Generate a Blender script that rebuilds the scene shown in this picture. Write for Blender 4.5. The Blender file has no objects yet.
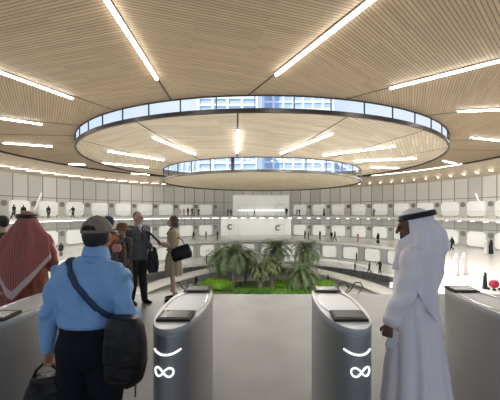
import bpy, bmesh, math, random
from mathutils import Vector, Matrix, noise
from mathutils.bvhtree import BVHTree
random.seed(7)
PI = math.pi
scn = bpy.context.scene
COL = scn.collection
EYE = 1.78
F = 300.0
CX, CY = 262.0, 212.0            # principal point of the view in the 500x400 frame
D0 = 38.0                        # the atrium's centre lies straight ahead

# ------------------------------------------------------------------ camera, world, sun, exposure
cd = bpy.data.cameras.new('camera')
cam = bpy.data.objects.new('camera', cd); COL.objects.link(cam)
cam.location = (0, 0, EYE); cam.rotation_euler = (PI/2, 0, 0)
cd.sensor_width = 36; cd.lens = 36*F/500
cd.shift_x = -(CX-250)/500; cd.shift_y = (CY-200)/500
cd.clip_start = .05; cd.clip_end = 2000
scn.camera = cam
w = bpy.data.worlds.new('world'); scn.world = w; w.use_nodes = True
nt = w.node_tree
bg = nt.nodes['Background']
tc = nt.nodes.new('ShaderNodeTexCoord'); nz = nt.nodes.new('ShaderNodeTexNoise'); cr = nt.nodes.new('ShaderNodeValToRGB')
nz.inputs['Scale'].default_value = 2.2; nz.inputs['Detail'].default_value = 4
cr.color_ramp.elements[0].position = .42; cr.color_ramp.elements[0].color = (.55, .72, .95, 1)
cr.color_ramp.elements[1].position = .70; cr.color_ramp.elements[1].color = (.88, .94, 1, 1)
nt.links.new(tc.outputs['Generated'], nz.inputs['Vector']); nt.links.new(nz.outputs['Fac'], cr.inputs['Fac'])
nt.links.new(cr.outputs['Color'], bg.inputs['Color']); bg.inputs['Strength'].default_value = 1.4
sd = bpy.data.lights.new('sun', 'SUN'); sd.energy = 5.0; sd.angle = .02; sd.color = (1, .95, .88)
so = bpy.data.objects.new('sun', sd); COL.objects.link(so); so.rotation_euler = (math.radians(48), 0, math.radians(-28))
scn.view_settings.view_transform = 'Standard'; scn.view_settings.look = 'None'
scn.view_settings.exposure = -0.32; scn.view_settings.gamma = 1
scn.view_settings.use_curve_mapping = False
STRIP = 22.0        # emission of the ceiling light bars
LAMP = 1.0          # scale on their downward light

# ------------------------------------------------------------------ materials
MATS = {}
def mat(name, col, rough=.6, metal=0, emit=0, bump=None, var=None, spec=.5, sheen=0):
    if name in MATS: return MATS[name]
    m = bpy.data.materials.new(name); m.use_nodes = True; n = m.node_tree; b = n.nodes['Principled BSDF']
    b.inputs['Base Color'].default_value = (*col, 1); b.inputs['Roughness'].default_value = rough
    b.inputs['Metallic'].default_value = metal; b.inputs['Specular IOR Level'].default_value = spec
    if sheen: b.inputs['Sheen Weight'].default_value = sheen
    if emit:
        b.inputs['Emission Color'].default_value = (*col, 1); b.inputs['Emission Strength'].default_value = emit
    t = n.nodes.new('ShaderNodeTexCoord')
    if var:
        sc, amt = var
        z = n.nodes.new('ShaderNodeTexNoise'); z.inputs['Scale'].default_value = sc; z.inputs['Detail'].default_value = 5
        r = n.nodes.new('ShaderNodeValToRGB')
        r.color_ramp.elements[0].position = .3; r.color_ramp.elements[1].position = .7
        r.color_ramp.elements[0].color = (*[c*(1-amt) for c in col], 1); r.color_ramp.elements[1].color = (*[min(1, c*(1+amt)) for c in col], 1)
        n.links.new(t.outputs['Object'], z.inputs['Vector']); n.links.new(z.outputs['Fac'], r.inputs['Fac'])
        n.links.new(r.outputs['Color'], b.inputs['Base Color'])
    if bump:
        sc, st = bump
        z = n.nodes.new('ShaderNodeTexNoise'); z.inputs['Scale'].default_value = sc; z.inputs['Detail'].default_value = 3
        bp = n.nodes.new('ShaderNodeBump'); bp.inputs['Strength'].default_value = st; bp.inputs['Distance'].default_value = .02
        n.links.new(t.outputs['Object'], z.inputs['Vector']); n.links.new(z.outputs['Fac'], bp.inputs['Height'])
        n.links.new(bp.outputs['Normal'], b.inputs['Normal'])
    MATS[name] = m
    return m

def mnode(n, op, a, b=None, c=None):
    q = n.nodes.new('ShaderNodeMath'); q.operation = op
    for i, v in enumerate((a, b, c)):
        if v is None: continue
        if isinstance(v, (int, float)): q.inputs[i].default_value = v
        else: n.links.new(v, q.inputs[i])
    return q.outputs[0]

def slat_mat(name, col, dark, pitch, gap):
    """timber slats: thin dark gaps running across the uv v axis, grain along u"""
    m = bpy.data.materials.new(name); m.use_nodes = True; n = m.node_tree; b = n.nodes['Principled BSDF']
    uv = n.nodes.new('ShaderNodeUVMap'); sp = n.nodes.new('ShaderNodeSeparateXYZ'); n.links.new(uv.outputs[0], sp.inputs[0])
    v = mnode(n, 'DIVIDE', sp.outputs[1], pitch)
    fr = mnode(n, 'FRACT', v); row = mnode(n, 'FLOOR', v)
    g = mnode(n, 'LESS_THAN', fr, gap)
    wn = n.nodes.new('ShaderNodeTexWhiteNoise'); wn.noise_dimensions = '2D'
    cb = n.nodes.new('ShaderNodeCombineXYZ'); n.links.new(row, cb.inputs[0])
    n.links.new(mnode(n, 'FLOOR', mnode(n, 'MULTIPLY', sp.outputs[0], .37)), cb.inputs[1])
    n.links.new(cb.outputs[0], wn.inputs['Vector'])
    cb2 = n.nodes.new('ShaderNodeCombineXYZ'); n.links.new(mnode(n, 'MULTIPLY', sp.outputs[0], .5), cb2.inputs[0]); n.links.new(mnode(n, 'MULTIPLY', sp.outputs[1], 3.), cb2.inputs[1])
    nz = n.nodes.new('ShaderNodeTexNoise'); nz.inputs['Scale'].default_value = 1.1; nz.inputs['Detail'].default_value = 5
    n.links.new(cb2.outputs[0], nz.inputs['Vector'])
    f = mnode(n, 'ADD', mnode(n, 'MULTIPLY', wn.outputs['Value'], .5), mnode(n, 'MULTIPLY', nz.outputs['Fac'], .5))
    r = n.nodes.new('ShaderNodeValToRGB'); r.color_ramp.elements[0].color = (*[c*.78 for c in col], 1); r.color_ramp.elements[1].color = (*[min(1, c*1.22) for c in col], 1)
    n.links.new(f, r.inputs['Fac'])
    mx = n.nodes.new('ShaderNodeMix'); mx.data_type = 'RGBA'
    n.links.new(g, mx.inputs['Factor']); n.links.new(r.outputs['Color'], mx.inputs['A']); mx.inputs['B'].default_value = (*dark, 1)
    n.links.new(mx.outputs['Result'], b.inputs['Base Color']); b.inputs['Roughness'].default_value = .62
    return m

def panel_mat(name, col, line, width, lw, hlines=None):
    """wall panels with dark joints, uv in metres"""
    m = bpy.data.materials.new(name); m.use_nodes = True; n = m.node_tree; b = n.nodes['Principled BSDF']
    uv = n.nodes.new('ShaderNodeUVMap'); sp = n.nodes.new('ShaderNodeSeparateXYZ'); n.links.new(uv.outputs[0], sp.inputs[0])
    u = mnode(n, 'DIVIDE', sp.outputs[0], width); g = mnode(n, 'LESS_THAN', mnode(n, 'FRACT', u), lw/width)
    g2 = mnode(n, 'LESS_THAN', mnode(n, 'ABSOLUTE', mnode(n, 'SUBTRACT', sp.outputs[1], hlines or 99)), .06)
    g = mnode(n, 'MAXIMUM', g, g2)
    wn = n.nodes.new('ShaderNodeTexWhiteNoise'); wn.noise_dimensions = '1D'; n.links.new(mnode(n, 'FLOOR', u), wn.inputs['W'])
    r = n.nodes.new('ShaderNodeValToRGB'); r.color_ramp.elements[0].color = (*[c*.85 for c in col], 1); r.color_ramp.elements[1].color = (*[min(1, c*1.12) for c in col], 1)
    n.links.new(wn.outputs['Value'], r.inputs['Fac'])
    mx = n.nodes.new('ShaderNodeMix'); mx.data_type = 'RGBA'
    n.links.new(g, mx.inputs['Factor']); n.links.new(r.outputs['Color'], mx.inputs['A']); mx.inputs['B'].default_value = (*line, 1)
    n.links.new(mx.outputs['Result'], b.inputs['Base Color']); b.inputs['Roughness'].default_value = .28
    return m

def glass_mat(name, tint=(1, 1, 1), refl=.08):
    m = bpy.data.materials.new(name); m.use_nodes = True; n = m.node_tree; n.nodes.clear()
    o = n.nodes.new('ShaderNodeOutputMaterial'); t = n.nodes.new('ShaderNodeBsdfTransparent'); g = n.nodes.new('ShaderNodeBsdfGlossy'); mx = n.nodes.new('ShaderNodeMixShader')
    t.inputs[0].default_value = (*tint, 1); g.inputs['Roughness'].default_value = .03; mx.inputs[0].default_value = refl
    n.links.new(t.outputs[0], mx.inputs[1]); n.links.new(g.outputs[0], mx.inputs[2]); n.links.new(mx.outputs[0], o.inputs[0])
    return m

def check_mat(name, base, red, scale, border=True):
    """woven red check head cloth, uv: u around, v down to 1 at the hem"""
    m = bpy.data.materials.new(name); m.use_nodes = True; n = m.node_tree; b = n.nodes['Principled BSDF']
    uv = n.nodes.new('ShaderNodeUVMap'); sp = n.nodes.new('ShaderNodeSeparateXYZ'); n.links.new(uv.outputs[0], sp.inputs[0])
    a = mnode(n, 'GREATER_THAN', mnode(n, 'SINE', mnode(n, 'MULTIPLY', sp.outputs[0], scale*1.4)), .35)
    c = mnode(n, 'GREATER_THAN', mnode(n, 'SINE', mnode(n, 'MULTIPLY', sp.outputs[1], scale)), .35)
    k = mnode(n, 'MULTIPLY', a, c)
    bd = mnode(n, 'MULTIPLY', mnode(n, 'GREATER_THAN', sp.outputs[1], .90), mnode(n, 'LESS_THAN', sp.outputs[1], .975))
    k = mnode(n, 'MAXIMUM', mnode(n, 'MULTIPLY', k, .5), mnode(n, 'MULTIPLY', bd, .8)) if border else k
    mx = n.nodes.new('ShaderNodeMix'); mx.data_type = 'RGBA'
    n.links.new(k, mx.inputs['Factor']); mx.inputs['A'].default_value = (*red, 1); mx.inputs['B'].default_value = (*base, 1)
    n.links.new(mx.outputs['Result'], b.inputs['Base Color']); b.inputs['Roughness'].default_value = .9
    return m

M = dict(
    white=mat('white plaster', (.82, .81, .78), .45),
    floorw=mat('white terrazzo', (.84, .83, .80), .25, var=(.6, .05)),
    conc=mat('pale concrete', (.165, .16, .153), .5, var=(1.4, .16), bump=(30, .05)),
    soffit=mat('pale soffit', (.66, .62, .55), .6),
    bronze=mat('dark bronze rim', (.055, .05, .045), .4, .5),
    dark=mat('dark metal', (.02, .02, .022), .4, .3),
    led=mat('light bar', (1, .96, .88), .5, emit=STRIP),
    smallled=mat('small light bar', (1, .95, .86), .5, emit=6),
    lit=mat('glowing opal panel', (.88, .88, .84), .5, emit=.32),
    gate=mat('brushed grey steel', (.34, .34, .345), .36, .6, bump=(3, .02)),
    gatetop=mat('satin light steel', (.42, .43, .44), .42, .15),
    emblem=mat('lit white emblem', (1, 1, 1), .4, emit=1.6),
    reader=mat('dark reader frame', (.03, .027, .023), .6, spec=.2),
    screen=mat('reader glass', (.05, .05, .05), .25, spec=.4),
    glass=glass_mat('clear glazing', (.96, .98, 1), .06),
    rail_glass=glass_mat('balustrade glass', (.93, .95, .95), .06),
    skin=mat('skin', (.36, .19, .12), .55), skin_l=mat('light skin', (.55, .34, .25), .5), skin_d=mat('brown skin', (.16, .07, .04), .55),
    hair=mat('dark hair', (.018, .014, .012), .6), hair_b=mat('brown hair', (.09, .045, .025), .5), hair_g=mat('grey hair', (.22, .19, .17), .7),
    shirt=mat('blue cotton', (.22, .40, .68), .8, var=(6, .07), bump=(11, .9)),
    navy=mat('navy trousers', (.006, .007, .012), .8, bump=(20, .2), spec=.2),
    navystrap=mat('navy webbing', (.02, .045, .10), .7),
    black=mat('black leather', (.009, .008, .008), .42, bump=(25, .2), spec=.3),
    kandura=mat('white cotton robe', (.86, .79, .83), .85, bump=(7, .6)),
    ghutra=mat('white head cloth', (.86, .81, .85), .85, bump=(13, .7)),
    grey=mat('grey suit wool', (.10, .11, .112), .85, var=(20, .2)),
    darksuit=mat('charcoal cloth', (.018, .018, .022), .8),
    trench=mat('beige trench', (.42, .34, .22), .75, var=(8, .08)),
    cap=mat('taupe cap', (.22, .18, .14), .85, var=(40, .15)),
    brownrobe=mat('brown robe', (.06, .04, .03), .85), maroon=mat('dull red robe', (.27, .075, .055), .85, var=(12, .25)),
    whitecloth=mat('white shirt cloth', (.75, .75, .75), .8), tie=mat('red tie', (.16, .03, .04), .6),
    orange=mat('orange print scarf', (.5, .14, .04), .8, var=(28, .7)), bluewrap=mat('dark blue wrap', (.02, .035, .08), .8),
    print_=mat('dark print dress', (.10, .07, .065), .8, var=(22, .7)), straw=mat('brown straw', (.16, .09, .04), .8),
    pink=mat('pink cloth', (.55, .25, .22), .8), red=mat('red cloth', (.42, .02, .05), .7),
    trunk=mat('palm trunk', (.20, .17, .15), .9, var=(7, .4), bump=(12, .8)),
    frond=mat('palm green', (.16, .22, .11), .6, var=(1.5, .35)), frond2=mat('dry palm green', (.19, .23, .10), .6, var=(1.5, .35)),
    bush=mat('bright green leaves', (.20, .42, .03), .6, var=(3, .4)), bush2=mat('green leaves', (.10, .26, .03), .6, var=(3, .4)),
    soil=mat('planting soil', (.13, .2, .06), .9),
    paper=mat('phone white', (.7, .7, .7), .4),
    tower=mat('tower white', (.80, .86, .95), .4), towerglass=mat('tower glass', (.40, .52, .70), .6),
)
WOOD = slat_mat('timber slats', (.43, .32, .205), (.15, .105, .065), .145, .22)
WOOD2 = slat_mat('fine timber slats', (.64, .54, .41), (.36, .28, .20), .26, .14)
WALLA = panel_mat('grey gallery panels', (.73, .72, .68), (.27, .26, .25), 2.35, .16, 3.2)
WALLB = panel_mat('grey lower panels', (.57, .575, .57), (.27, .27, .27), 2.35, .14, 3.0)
GHRED = check_mat('red check', (.60, .50, .47), (.31, .075, .065), 290)

# ------------------------------------------------------------------ tagging and mesh helpers
def tag(o, label, cat, group=None, kind=None):
    if label: o['label'] = label
    if cat: o['category'] = cat
    if group: o['group'] = group
    if kind: o['kind'] = kind
    return o
def empty(name, loc=(0, 0, 0), rz=0, label=None, cat=None, group=None):
    o = bpy.data.objects.new(name, None); COL.objects.link(o); o.location = loc; o.rotation_euler = (0, 0, rz); o.empty_display_size = .2
    return tag(o, label, cat, group)

class G:
    def __init__(s): s.v = []; s.f = []; s.uv = {}; s.mi = []
    def add(s, vs, fs, mi=0):
        b = len(s.v); s.v += [Vector(v) for v in vs]
        for f in fs: s.f.append([b+i for i in f]); s.mi.append(mi)
        return b
    def box(s, c, d, rz=0, mi=0, R=None):
        R = R or Matrix.Rotation(rz, 3, 'Z'); c = Vector(c)
        vs = [c+R @ Vector((x*d[0]/2, y*d[1]/2, z*d[2]/2)) for x in (-1, 1) for y in (-1, 1) for z in (-1, 1)]
        s.add(vs, [(0, 1, 3, 2), (4, 6, 7, 5), (0, 4, 5, 1), (2, 3, 7, 6), (0, 2, 6, 4), (1, 5, 7, 3)], mi)
    def loft(s, rings, caps=True, mi=0):
        n = len(rings[0]); b = len(s.v)
        for r in rings: s.v += [Vector(p) for p in r]
        for i in range(len(rings)-1):
            for j in range(n):
                s.f.append([b+i*n+j, b+i*n+(j+1) % n, b+(i+1)*n+(j+1) % n, b+(i+1)*n+j]); s.mi.append(mi)
        if caps:
            s.f.append([b+j for j in range(n)][::-1]); s.f.append([b+(len(rings)-1)*n+j for j in range(n)]); s.mi += [mi, mi]
    def tube(s, pts, rad, n=12, flat=None, up=None, mi=0, round_=True):
        pts = [Vector(p) for p in pts]; L = len(pts)
        rad = [rad]*L if isinstance(rad, (int, float)) else list(rad)
        if round_:
            d0 = (pts[0]-pts[1]).normalized(); d1 = (pts[-1]-pts[-2]).normalized()
            r0, r1 = rad[0], rad[-1]
            pts = [pts[0]+d0*r0*.9, pts[0]+d0*r0*.6]+pts+[pts[-1]+d1*r1*.6, pts[-1]+d1*r1*.9]
            rad = [r0*.35, r0*.8]+rad+[r1*.8, r1*.35]; L = len(pts)
        rings = []; a = None
        for i in range(L):
            t = (pts[min(i+1, L-1)]-pts[max(i-1, 0)]).normalized()
            if a is None:
                a = (Vector(up) if up else (Vector((0, 0, 1)) if abs(t.z) < .8 else Vector((0, 1, 0))))
            a = (a-t*a.dot(t)).normalized(); b = t.cross(a)
            k = flat or 1
            rings.append([pts[i]+a*rad[i]*k*math.cos(2*PI*j/n)+b*rad[i]*math.sin(2*PI*j/n) for j in range(n)])
        s.loft(rings, True, mi)
    def ell(s, c, r, R=None, nu=16, nv=10, mi=0):
        c = Vector(c); R = R or Matrix.Identity(3); rings = []
        for i in range(1, nv):
            a = PI*i/nv
            rings.append([c+R @ Vector((r[0]*math.sin(a)*math.cos(2*PI*j/nu), r[1]*math.sin(a)*math.sin(2*PI*j/nu), -r[2]*math.cos(a))) for j in range(nu)])
        s.loft(rings, True, mi)
    def prism(s, poly, z0, z1, mi=0):
        s.loft([[(x, y, z0) for x, y in poly], [(x, y, z1) for x, y in poly]], True, mi)
    def mesh(s, name, smooth=True):
        me = bpy.data.meshes.new(name); me.from_pydata([tuple(v) for v in s.v], [], s.f); me.validate(); me.update()
        bm = bmesh.new(); bm.from_mesh(me); bmesh.ops.recalc_face_normals(bm, faces=bm.faces); bm.to_mesh(me); bm.free()
        if len(s.mi) == len(me.polygons): me.polygons.foreach_set('material_index', s.mi)
        if smooth:
            me.polygons.foreach_set('use_smooth', [True]*len(me.polygons)); me.set_sharp_from_angle(angle=math.radians(42))
        return me
    def obj(s, name, m, parent=None, smooth=True, bevel=0):
        o = bpy.data.objects.new(name, s.mesh(name, smooth)); COL.objects.link(o)
        for q in (m if isinstance(m, (list, tuple)) else [m]): o.data.materials.append(q)
        if parent: o.parent = parent
        if bevel:
            bv = o.modifiers.new('bevel', 'BEVEL'); bv.width = bevel; bv.segments = 2; bv.limit_method = 'ANGLE'
        return o
    def bake(s, name, voxel, smooth=3):
        """union of every closed piece as one continuous surface"""
        me = bpy.data.meshes.new(name); me.from_pydata([tuple(v) for v in s.v], [], s.f)
        bm = bmesh.new(); bm.from_mesh(me); bmesh.ops.recalc_face_normals(bm, faces=bm.faces); bm.to_mesh(me); bm.free()
        o = bpy.data.objects.new(name, me); COL.objects.link(o)
        r = o.modifiers.new('r', 'REMESH'); r.mode = 'VOXEL'; r.voxel_size = voxel; r.adaptivity = 0
        if smooth:
            q = o.modifiers.new('s', 'SMOOTH'); q.iterations = smooth; q.factor = .5
        bpy.context.view_layer.update()
        dg = bpy.context.evaluated_depsgraph_get()
        out = bpy.data.meshes.new_from_object(o.evaluated_get(dg)); out.name = name
        bpy.data.objects.remove(o); bpy.data.meshes.remove(me)
        out.polygons.foreach_set('use_smooth', [True]*len(out.polygons))
        return out

def mobj(name, me, m, parent=None):
    o = bpy.data.objects.new(name, me); COL.objects.link(o); me.materials.clear()
    for q in (m if isinstance(m, (list, tuple)) else [m]): me.materials.append(q)
    if parent: o.parent = parent
    return o
def displace(me, fn):
    ns = [v.normal.copy() for v in me.vertices]
    for v, nn in zip(me.vertices, ns):
        v.co = v.co + nn*fn(v.co)
    me.update()
def lerp_table(T, z):
    if z <= T[0][0]: return T[0][1:]
    for a, b in zip(T, T[1:]):
        if z <= b[0]:
            t = (z-a[0])/(b[0]-a[0]); t = t*t*(3-2*t)*.5+t*.5
            return tuple(p+(q-p)*t for p, q in zip(a[1:], b[1:]))
    return T[-1][1:]

# ------------------------------------------------------------------ ceiling heights (above eye) by radius from the atrium centre
R_BIG, R_SML, R_OUT, R_WALL = 20.1, 11.9, 32.0, 36.0
def z_outer(r): return 6.97+(r-R_BIG)/(R_OUT-R_BIG)*.53
def z_mid(r): return 4.79+(r-R_SML)/(R_BIG-R_SML)*1.29
Z_DISC = 3.62
def hit(u, v, zf):
    """first point where the ray through a picture point meets a ceiling surface"""
    lo, hi = (R_BIG, R_OUT+.6) if zf is z_outer else (R_SML, R_BIG+.3)
    best = None; d = 7.0; k = (u-CX)/F
    while d < 72:
        r = math.hypot(k*d, d-D0); e = abs(zf(r)-d*(CY-v)/F)
        if lo-.3 <= r <= hi+(8 if d < 12 else 0) and (best is None or e < best[0]): best = (e, d)
        d += .01
    d = best[1]
    return Vector((k*d, d, EYE+zf(math.hypot(k*d, d-D0))))
def on_ring(u, r):
    k = (u-CX)/F; a = 1+k*k; disc = D0*D0-a*(D0*D0-r*r)
    d = (D0+math.sqrt(max(0, disc)))/a
    return k*d, d
def at(u, v, z):
    d = (EYE-z)*F/(v-CY); return Vector(((u-CX)/F*d, d, z))

def annulus(name, P, r0, r1, zf, seams, material, kind='structure', sub=10):
    """slatted ceiling cut in sectors by the seams radiating from P; slats run across each sector"""
    me = bpy.data.meshes.new(name); vs = []; fs = []; uvs = []
    seams = sorted(seams)
    P = Vector(P); C = Vector((0, D0))
    def cast(a, r):
        d = Vector((math.cos(a), math.sin(a))); q = P-C; b = q.dot(d); c = q.length_squared-r*r
        return P+d*(-b+math.sqrt(b*b-c))
    for i, a0 in enumerate(seams):
        a1 = seams[(i+1) % len(seams)]+(2*PI if i == len(seams)-1 else 0)
        n = max(6, int((a1-a0)/.035)); mid = (a0+a1)/2; e = Vector((math.cos(mid), math.sin(mid))); t = Vector((-e.y, e.x))
        for j in range(n):
            b0 = a0+(a1-a0)*j/n; b1 = a0+(a1-a0)*(j+1)/n
            L0, L1 = (cast(b0, r0), cast(b0, r1)), (cast(b1, r0), cast(b1, r1))
            for k in range(sub):
                q = [L0[0].lerp(L0[1], k/sub), L1[0].lerp(L1[1], k/sub), L1[0].lerp(L1[1], (k+1)/sub), L0[0].lerp(L0[1], (k+1)/sub)]
                b = len(vs)
                for p in q:
                    vs.append((p.x, p.y, EYE+zf((p-C).length))); uvs.append((p.dot(t)+i*7.3, p.dot(e)))
                fs.append((b, b+3, b+2, b+1))
    me.from_pydata(vs, [], fs); ul = me.uv_layers.new(name='UVMap')
    for l in me.loops: ul.data[l.index].uv = uvs[l.vertex_index]
    o = bpy.data.objects.new(name, me); COL.objects.link(o); me.materials.append(material)
    o['kind'] = kind
    return o, cast

def ring_solid(name, r0, r1, z0, z1, m, a0=0, a1=2*PI, n=160, parent=None, r0f=None, kind=None, zf=None):
    g = G(); full = abs(a1-a0-2*PI) < 1e-6; rings = []
    for i in range(n if full else n+1):
        a = a0+(a1-a0)*i/n; c, s_ = math.cos(a), math.sin(a); ri = r0f(a) if r0f else r0; dz = zf(a) if zf else 0
        rings.append([(ri*c, D0+ri*s_, z0+dz), (r1*c, D0+r1*s_, z0+dz), (r1*c, D0+r1*s_, z1+dz), (ri*c, D0+ri*s_, z1+dz)])
    if full: rings.append(rings[0])
    g.loft(rings, caps=not full)
    o = g.obj(name, m, parent, True)
    if kind: o['kind'] = kind
    return o
def cyl_sheet(name, r, z0, z1, m, a0, a1, n=160, parent=None, flip=False, kind=None):
    me = bpy.data.meshes.new(name); vs = []; fs = []
    for i in range(n+1):
        a = a0+(a1-a0)*i/n
        vs += [(r*math.cos(a), D0+r*math.sin(a), z0), (r*math.cos(a), D0+r*math.sin(a), z1)]
    for i in range(n): fs.append((2*i, 2*i+1, 2*i+3, 2*i+2))
    me.from_pydata(vs, [], fs); ul = me.uv_layers.new(name='UVMap')
    for l in me.loops:
        i = l.vertex_index; ul.data[l.index].uv = ((a0+(a1-a0)*(i//2)/n)*r, vs[i][2]-z0)
    me.polygons.foreach_set('use_smooth', [True]*n)
    o = bpy.data.objects.new(name, me); COL.objects.link(o); me.materials.append(m)
    if parent: o.parent = parent
    if kind: o['kind'] = kind
    return o

# ================================================================== THE SETTING
P1 = (-6.0, 26.6); P2 = (-2.9, 35.0)
# light bars read off the ceiling: ends as seen, put on the ceiling surface
OUTER = [((157, 77), (96, -19), 'long bar running off the top left of the slatted ceiling'),
         ((276, 73), (392, -19), 'long bar running off the top right of the slatted ceiling'),
         ((73, 97), (-22, 62), 'upper bar running off the left edge above the great roof ring'),
         ((42, 123), (-22, 113.5), 'second bar down at the left edge of the slatted ceiling'),
         ((52, 145.5), (3, 142), 'third bar down at the left, near the outer ceiling joint'),
         ((390, 86.5), (522, 53), 'upper bar running off the right edge above the great roof ring'),
         ((458, 110), (522, 107), 'second bar down at the right edge of the slatted ceiling'),
         ((471, 136.5), (522, 142), 'third bar down at the right edge of the slatted ceiling'),
         ((69, 163.5), (85, 164), 'tiny bar just left of the great roof ring tip'),
         ((125, 173), (150, 174), 'lowest short bar at the left beyond the great roof ring rim'),
         ((365, 177), (379, 177.6), 'lowest tiny bar at the right of the small roof ring'),
         ((443, 160), (456, 163), 'tiny bar just right of the great roof ring tip')]
MID = [((195, 153), (153, 136), 'slanting bar left of centre inside the great roof ring'),
       ((164, 159), (108, 150), 'topmost flat bar at the left inside the great roof ring'),
       ((148, 166.5), (103, 162), 'second flat bar at the left inside the great roof ring'),
       ((237, 151), (238, 129), 'short bar pointing straight at the viewer in mid ceiling'),
       ((281, 152), (332, 132), 'slanting bar right of centre inside the great roof ring'),
       ((323, 154), (395, 145), 'topmost flat bar at the right inside the great roof ring'),
       ((355, 160), (416, 157.5), 'second flat bar at the right inside the great roof ring'),
       ((372, 166.5), (398, 167.3), 'third flat bar at the right inside the great roof ring')]
def ang(P, p): return math.atan2(p.y-P[1], p.x-P[0]) % (2*PI)
s1 = [ang(P1, (hit(*a, z_outer)+hit(*b, z_outer))/2) for a, b, _ in OUTER[:8]]
s1 += [math.radians(q) for q in (15, 42, 70, 98, 126, 150, 176)]
s2 = [ang(P2, (hit(*a, z_mid)+hit(*b, z_mid))/2) for a, b, _ in MID]
s2 += [math.radians(q) for q in (12, 40, 65, 90, 118, 142, 165)]
def dedupe(s, eps):
    out = []
    for a in sorted(s):
        if not out or a-out[-1] > eps: out.append(a)
    return out
s1 = dedupe(s1, .10); s2 = dedupe(s2, .06)
ceil1, cast1 = annulus('ceiling', P1, R_BIG, R_OUT, z_outer, s1, WOOD)
ceil2, cast2 = annulus('ceiling', P2, R_SML, R_BIG, z_mid, s2, WOOD2)
ceil3, _ = annulus('ceiling', (0, D0), .01, R_SML, lambda r: Z_DISC+.35*(1-(r/R_SML)**2), [.4, .4+PI/2, .4+PI, .4+1.5*PI], WOOD2)
# gallery ceiling sloping down to the outer wall, and the entrance hall roof behind the viewer
ceil4, _ = annulus('ceiling', (0, D0), R_OUT+.05, R_WALL+.6, lambda r: 7.35-(r-R_OUT)/4*1.75, [math.radians(20*k) for k in range(18)], WOOD2, sub=3)
g = G(); g.box((0, -6.5, EYE+6.6), (60, 17.5, .3)); r_ = g.obj('ceiling', M['soffit'], smooth=False); r_['kind'] = 'structure'
# joints along each seam
def seam_trim(seams, cast, r0, r1, zf, nm):
    for a in seams:
        p, q = cast(a, r0), cast(a, r1); k = 6; pts = []
        for i in range(k+1):
            t = p.lerp(q, i/k); pts.append((t.x, t.y, EYE+zf((t-Vector((0, D0))).length)-.012))
        g = G(); g.tube(pts, .05, 4, flat=.35, up=(0, 0, 1), round_=False); o = g.obj(nm, M['bronze'], smooth=False); o['kind'] = 'structure'
n_t = 1
seam_trim(s1, cast1, R_BIG+.05, R_OUT-.05, z_outer, 'trim_1')
seam_trim(s2, cast2, R_SML+.05, R_BIG-.05, z_mid, 'trim_2')
# rims
for nm, r, z, h, t in (('trim_3', R_BIG, EYE+z_mid(R_BIG)-.03, .26, .16), ('trim_4', R_SML, EYE+Z_DISC-.03, .24, .14), ('trim_5', R_OUT, EYE+7.42, .26, .3)):
    ring_solid(nm, r-t/2, r+t/2, z-h*.5, z+h*.5, M['bronze'], n=200, kind='structure')
for nm, r, z in (('trim_6', R_BIG, EYE+z_outer(R_BIG)), ('trim_7', R_SML, EYE+z_mid(R_SML))):
    ring_solid(nm, r-.04, r+.06, z-.05, z+.05, M['bronze'], n=200, kind='structure')
# clerestory glazing rings with their mullions
for nm, r, z0, z1, cnt in (('window_1', R_BIG, EYE+z_mid(R_BIG), EYE+z_outer(R_BIG), 54), ('window_2', R_SML, EYE+Z_DISC, EYE+z_mid(R_SML), 34)):
    wdw = cyl_sheet(nm, r, z0, z1, M['glass'], 0, 2*PI, 200, kind='structure')
    g = G()
    for k in range(cnt):
        a = 2*PI*(k+.32)/cnt; wd = .05 if (r > 15 or k % 8) else .3
        g.box((r*math.cos(a), D0+r*math.sin(a), (z0+z1)/2), (.08, wd, z1-z0), a)
    g.obj('window_frame', M['bronze'], wdw, smooth=False)

# entrance platform
g = G(); g.box((0, -4.75, -.25), (64, 22.5, .5)); fl = g.obj('floor', M['conc'], smooth=False); fl['kind'] = 'structure'
# gallery floors and walls
ZA, ZB, ZC, ZG = EYE-.93, EYE-5.8, EYE-10.0, EYE-13.0
A0, A1 = math.radians(-52), math.radians(232)
ring_solid('floor_upper_gallery', R_OUT, R_WALL+.4, ZA-.42, ZA, M['floorw'], A0, A1, kind='structure')
def rb(a):
    d = math.degrees(a)
    if d > 12: return 24.0
    t = min(1, (12-d)/26); t = t*t*(3-2*t)
    return 24-7*t
ring_solid('floor_middle_gallery', 24, R_WALL+.4, ZB-.4, ZB, M['floorw'], A0, A1, r0f=rb, kind='structure')
ring_solid('floor_lower_gallery', 23, 31.4, ZC-.4, ZC, M['floorw'], math.radians(5), math.radians(175), kind='structure')
g = G(); g.prism([(40*math.cos(2*PI*k/96), D0+40*math.sin(2*PI*k/96)) for k in range(96)], ZG-.3, ZG); o = g.obj('floor', M['floorw']); o['kind'] = 'structure'
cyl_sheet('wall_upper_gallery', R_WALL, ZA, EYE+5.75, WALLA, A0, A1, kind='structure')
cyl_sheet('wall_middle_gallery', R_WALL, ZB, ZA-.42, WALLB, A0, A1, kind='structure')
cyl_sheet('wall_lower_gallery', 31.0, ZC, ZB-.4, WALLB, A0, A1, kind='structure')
cyl_sheet('wall_ground', 29.0, ZG, ZC-.4, WALLB, A0, A1, kind='structure')
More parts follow.
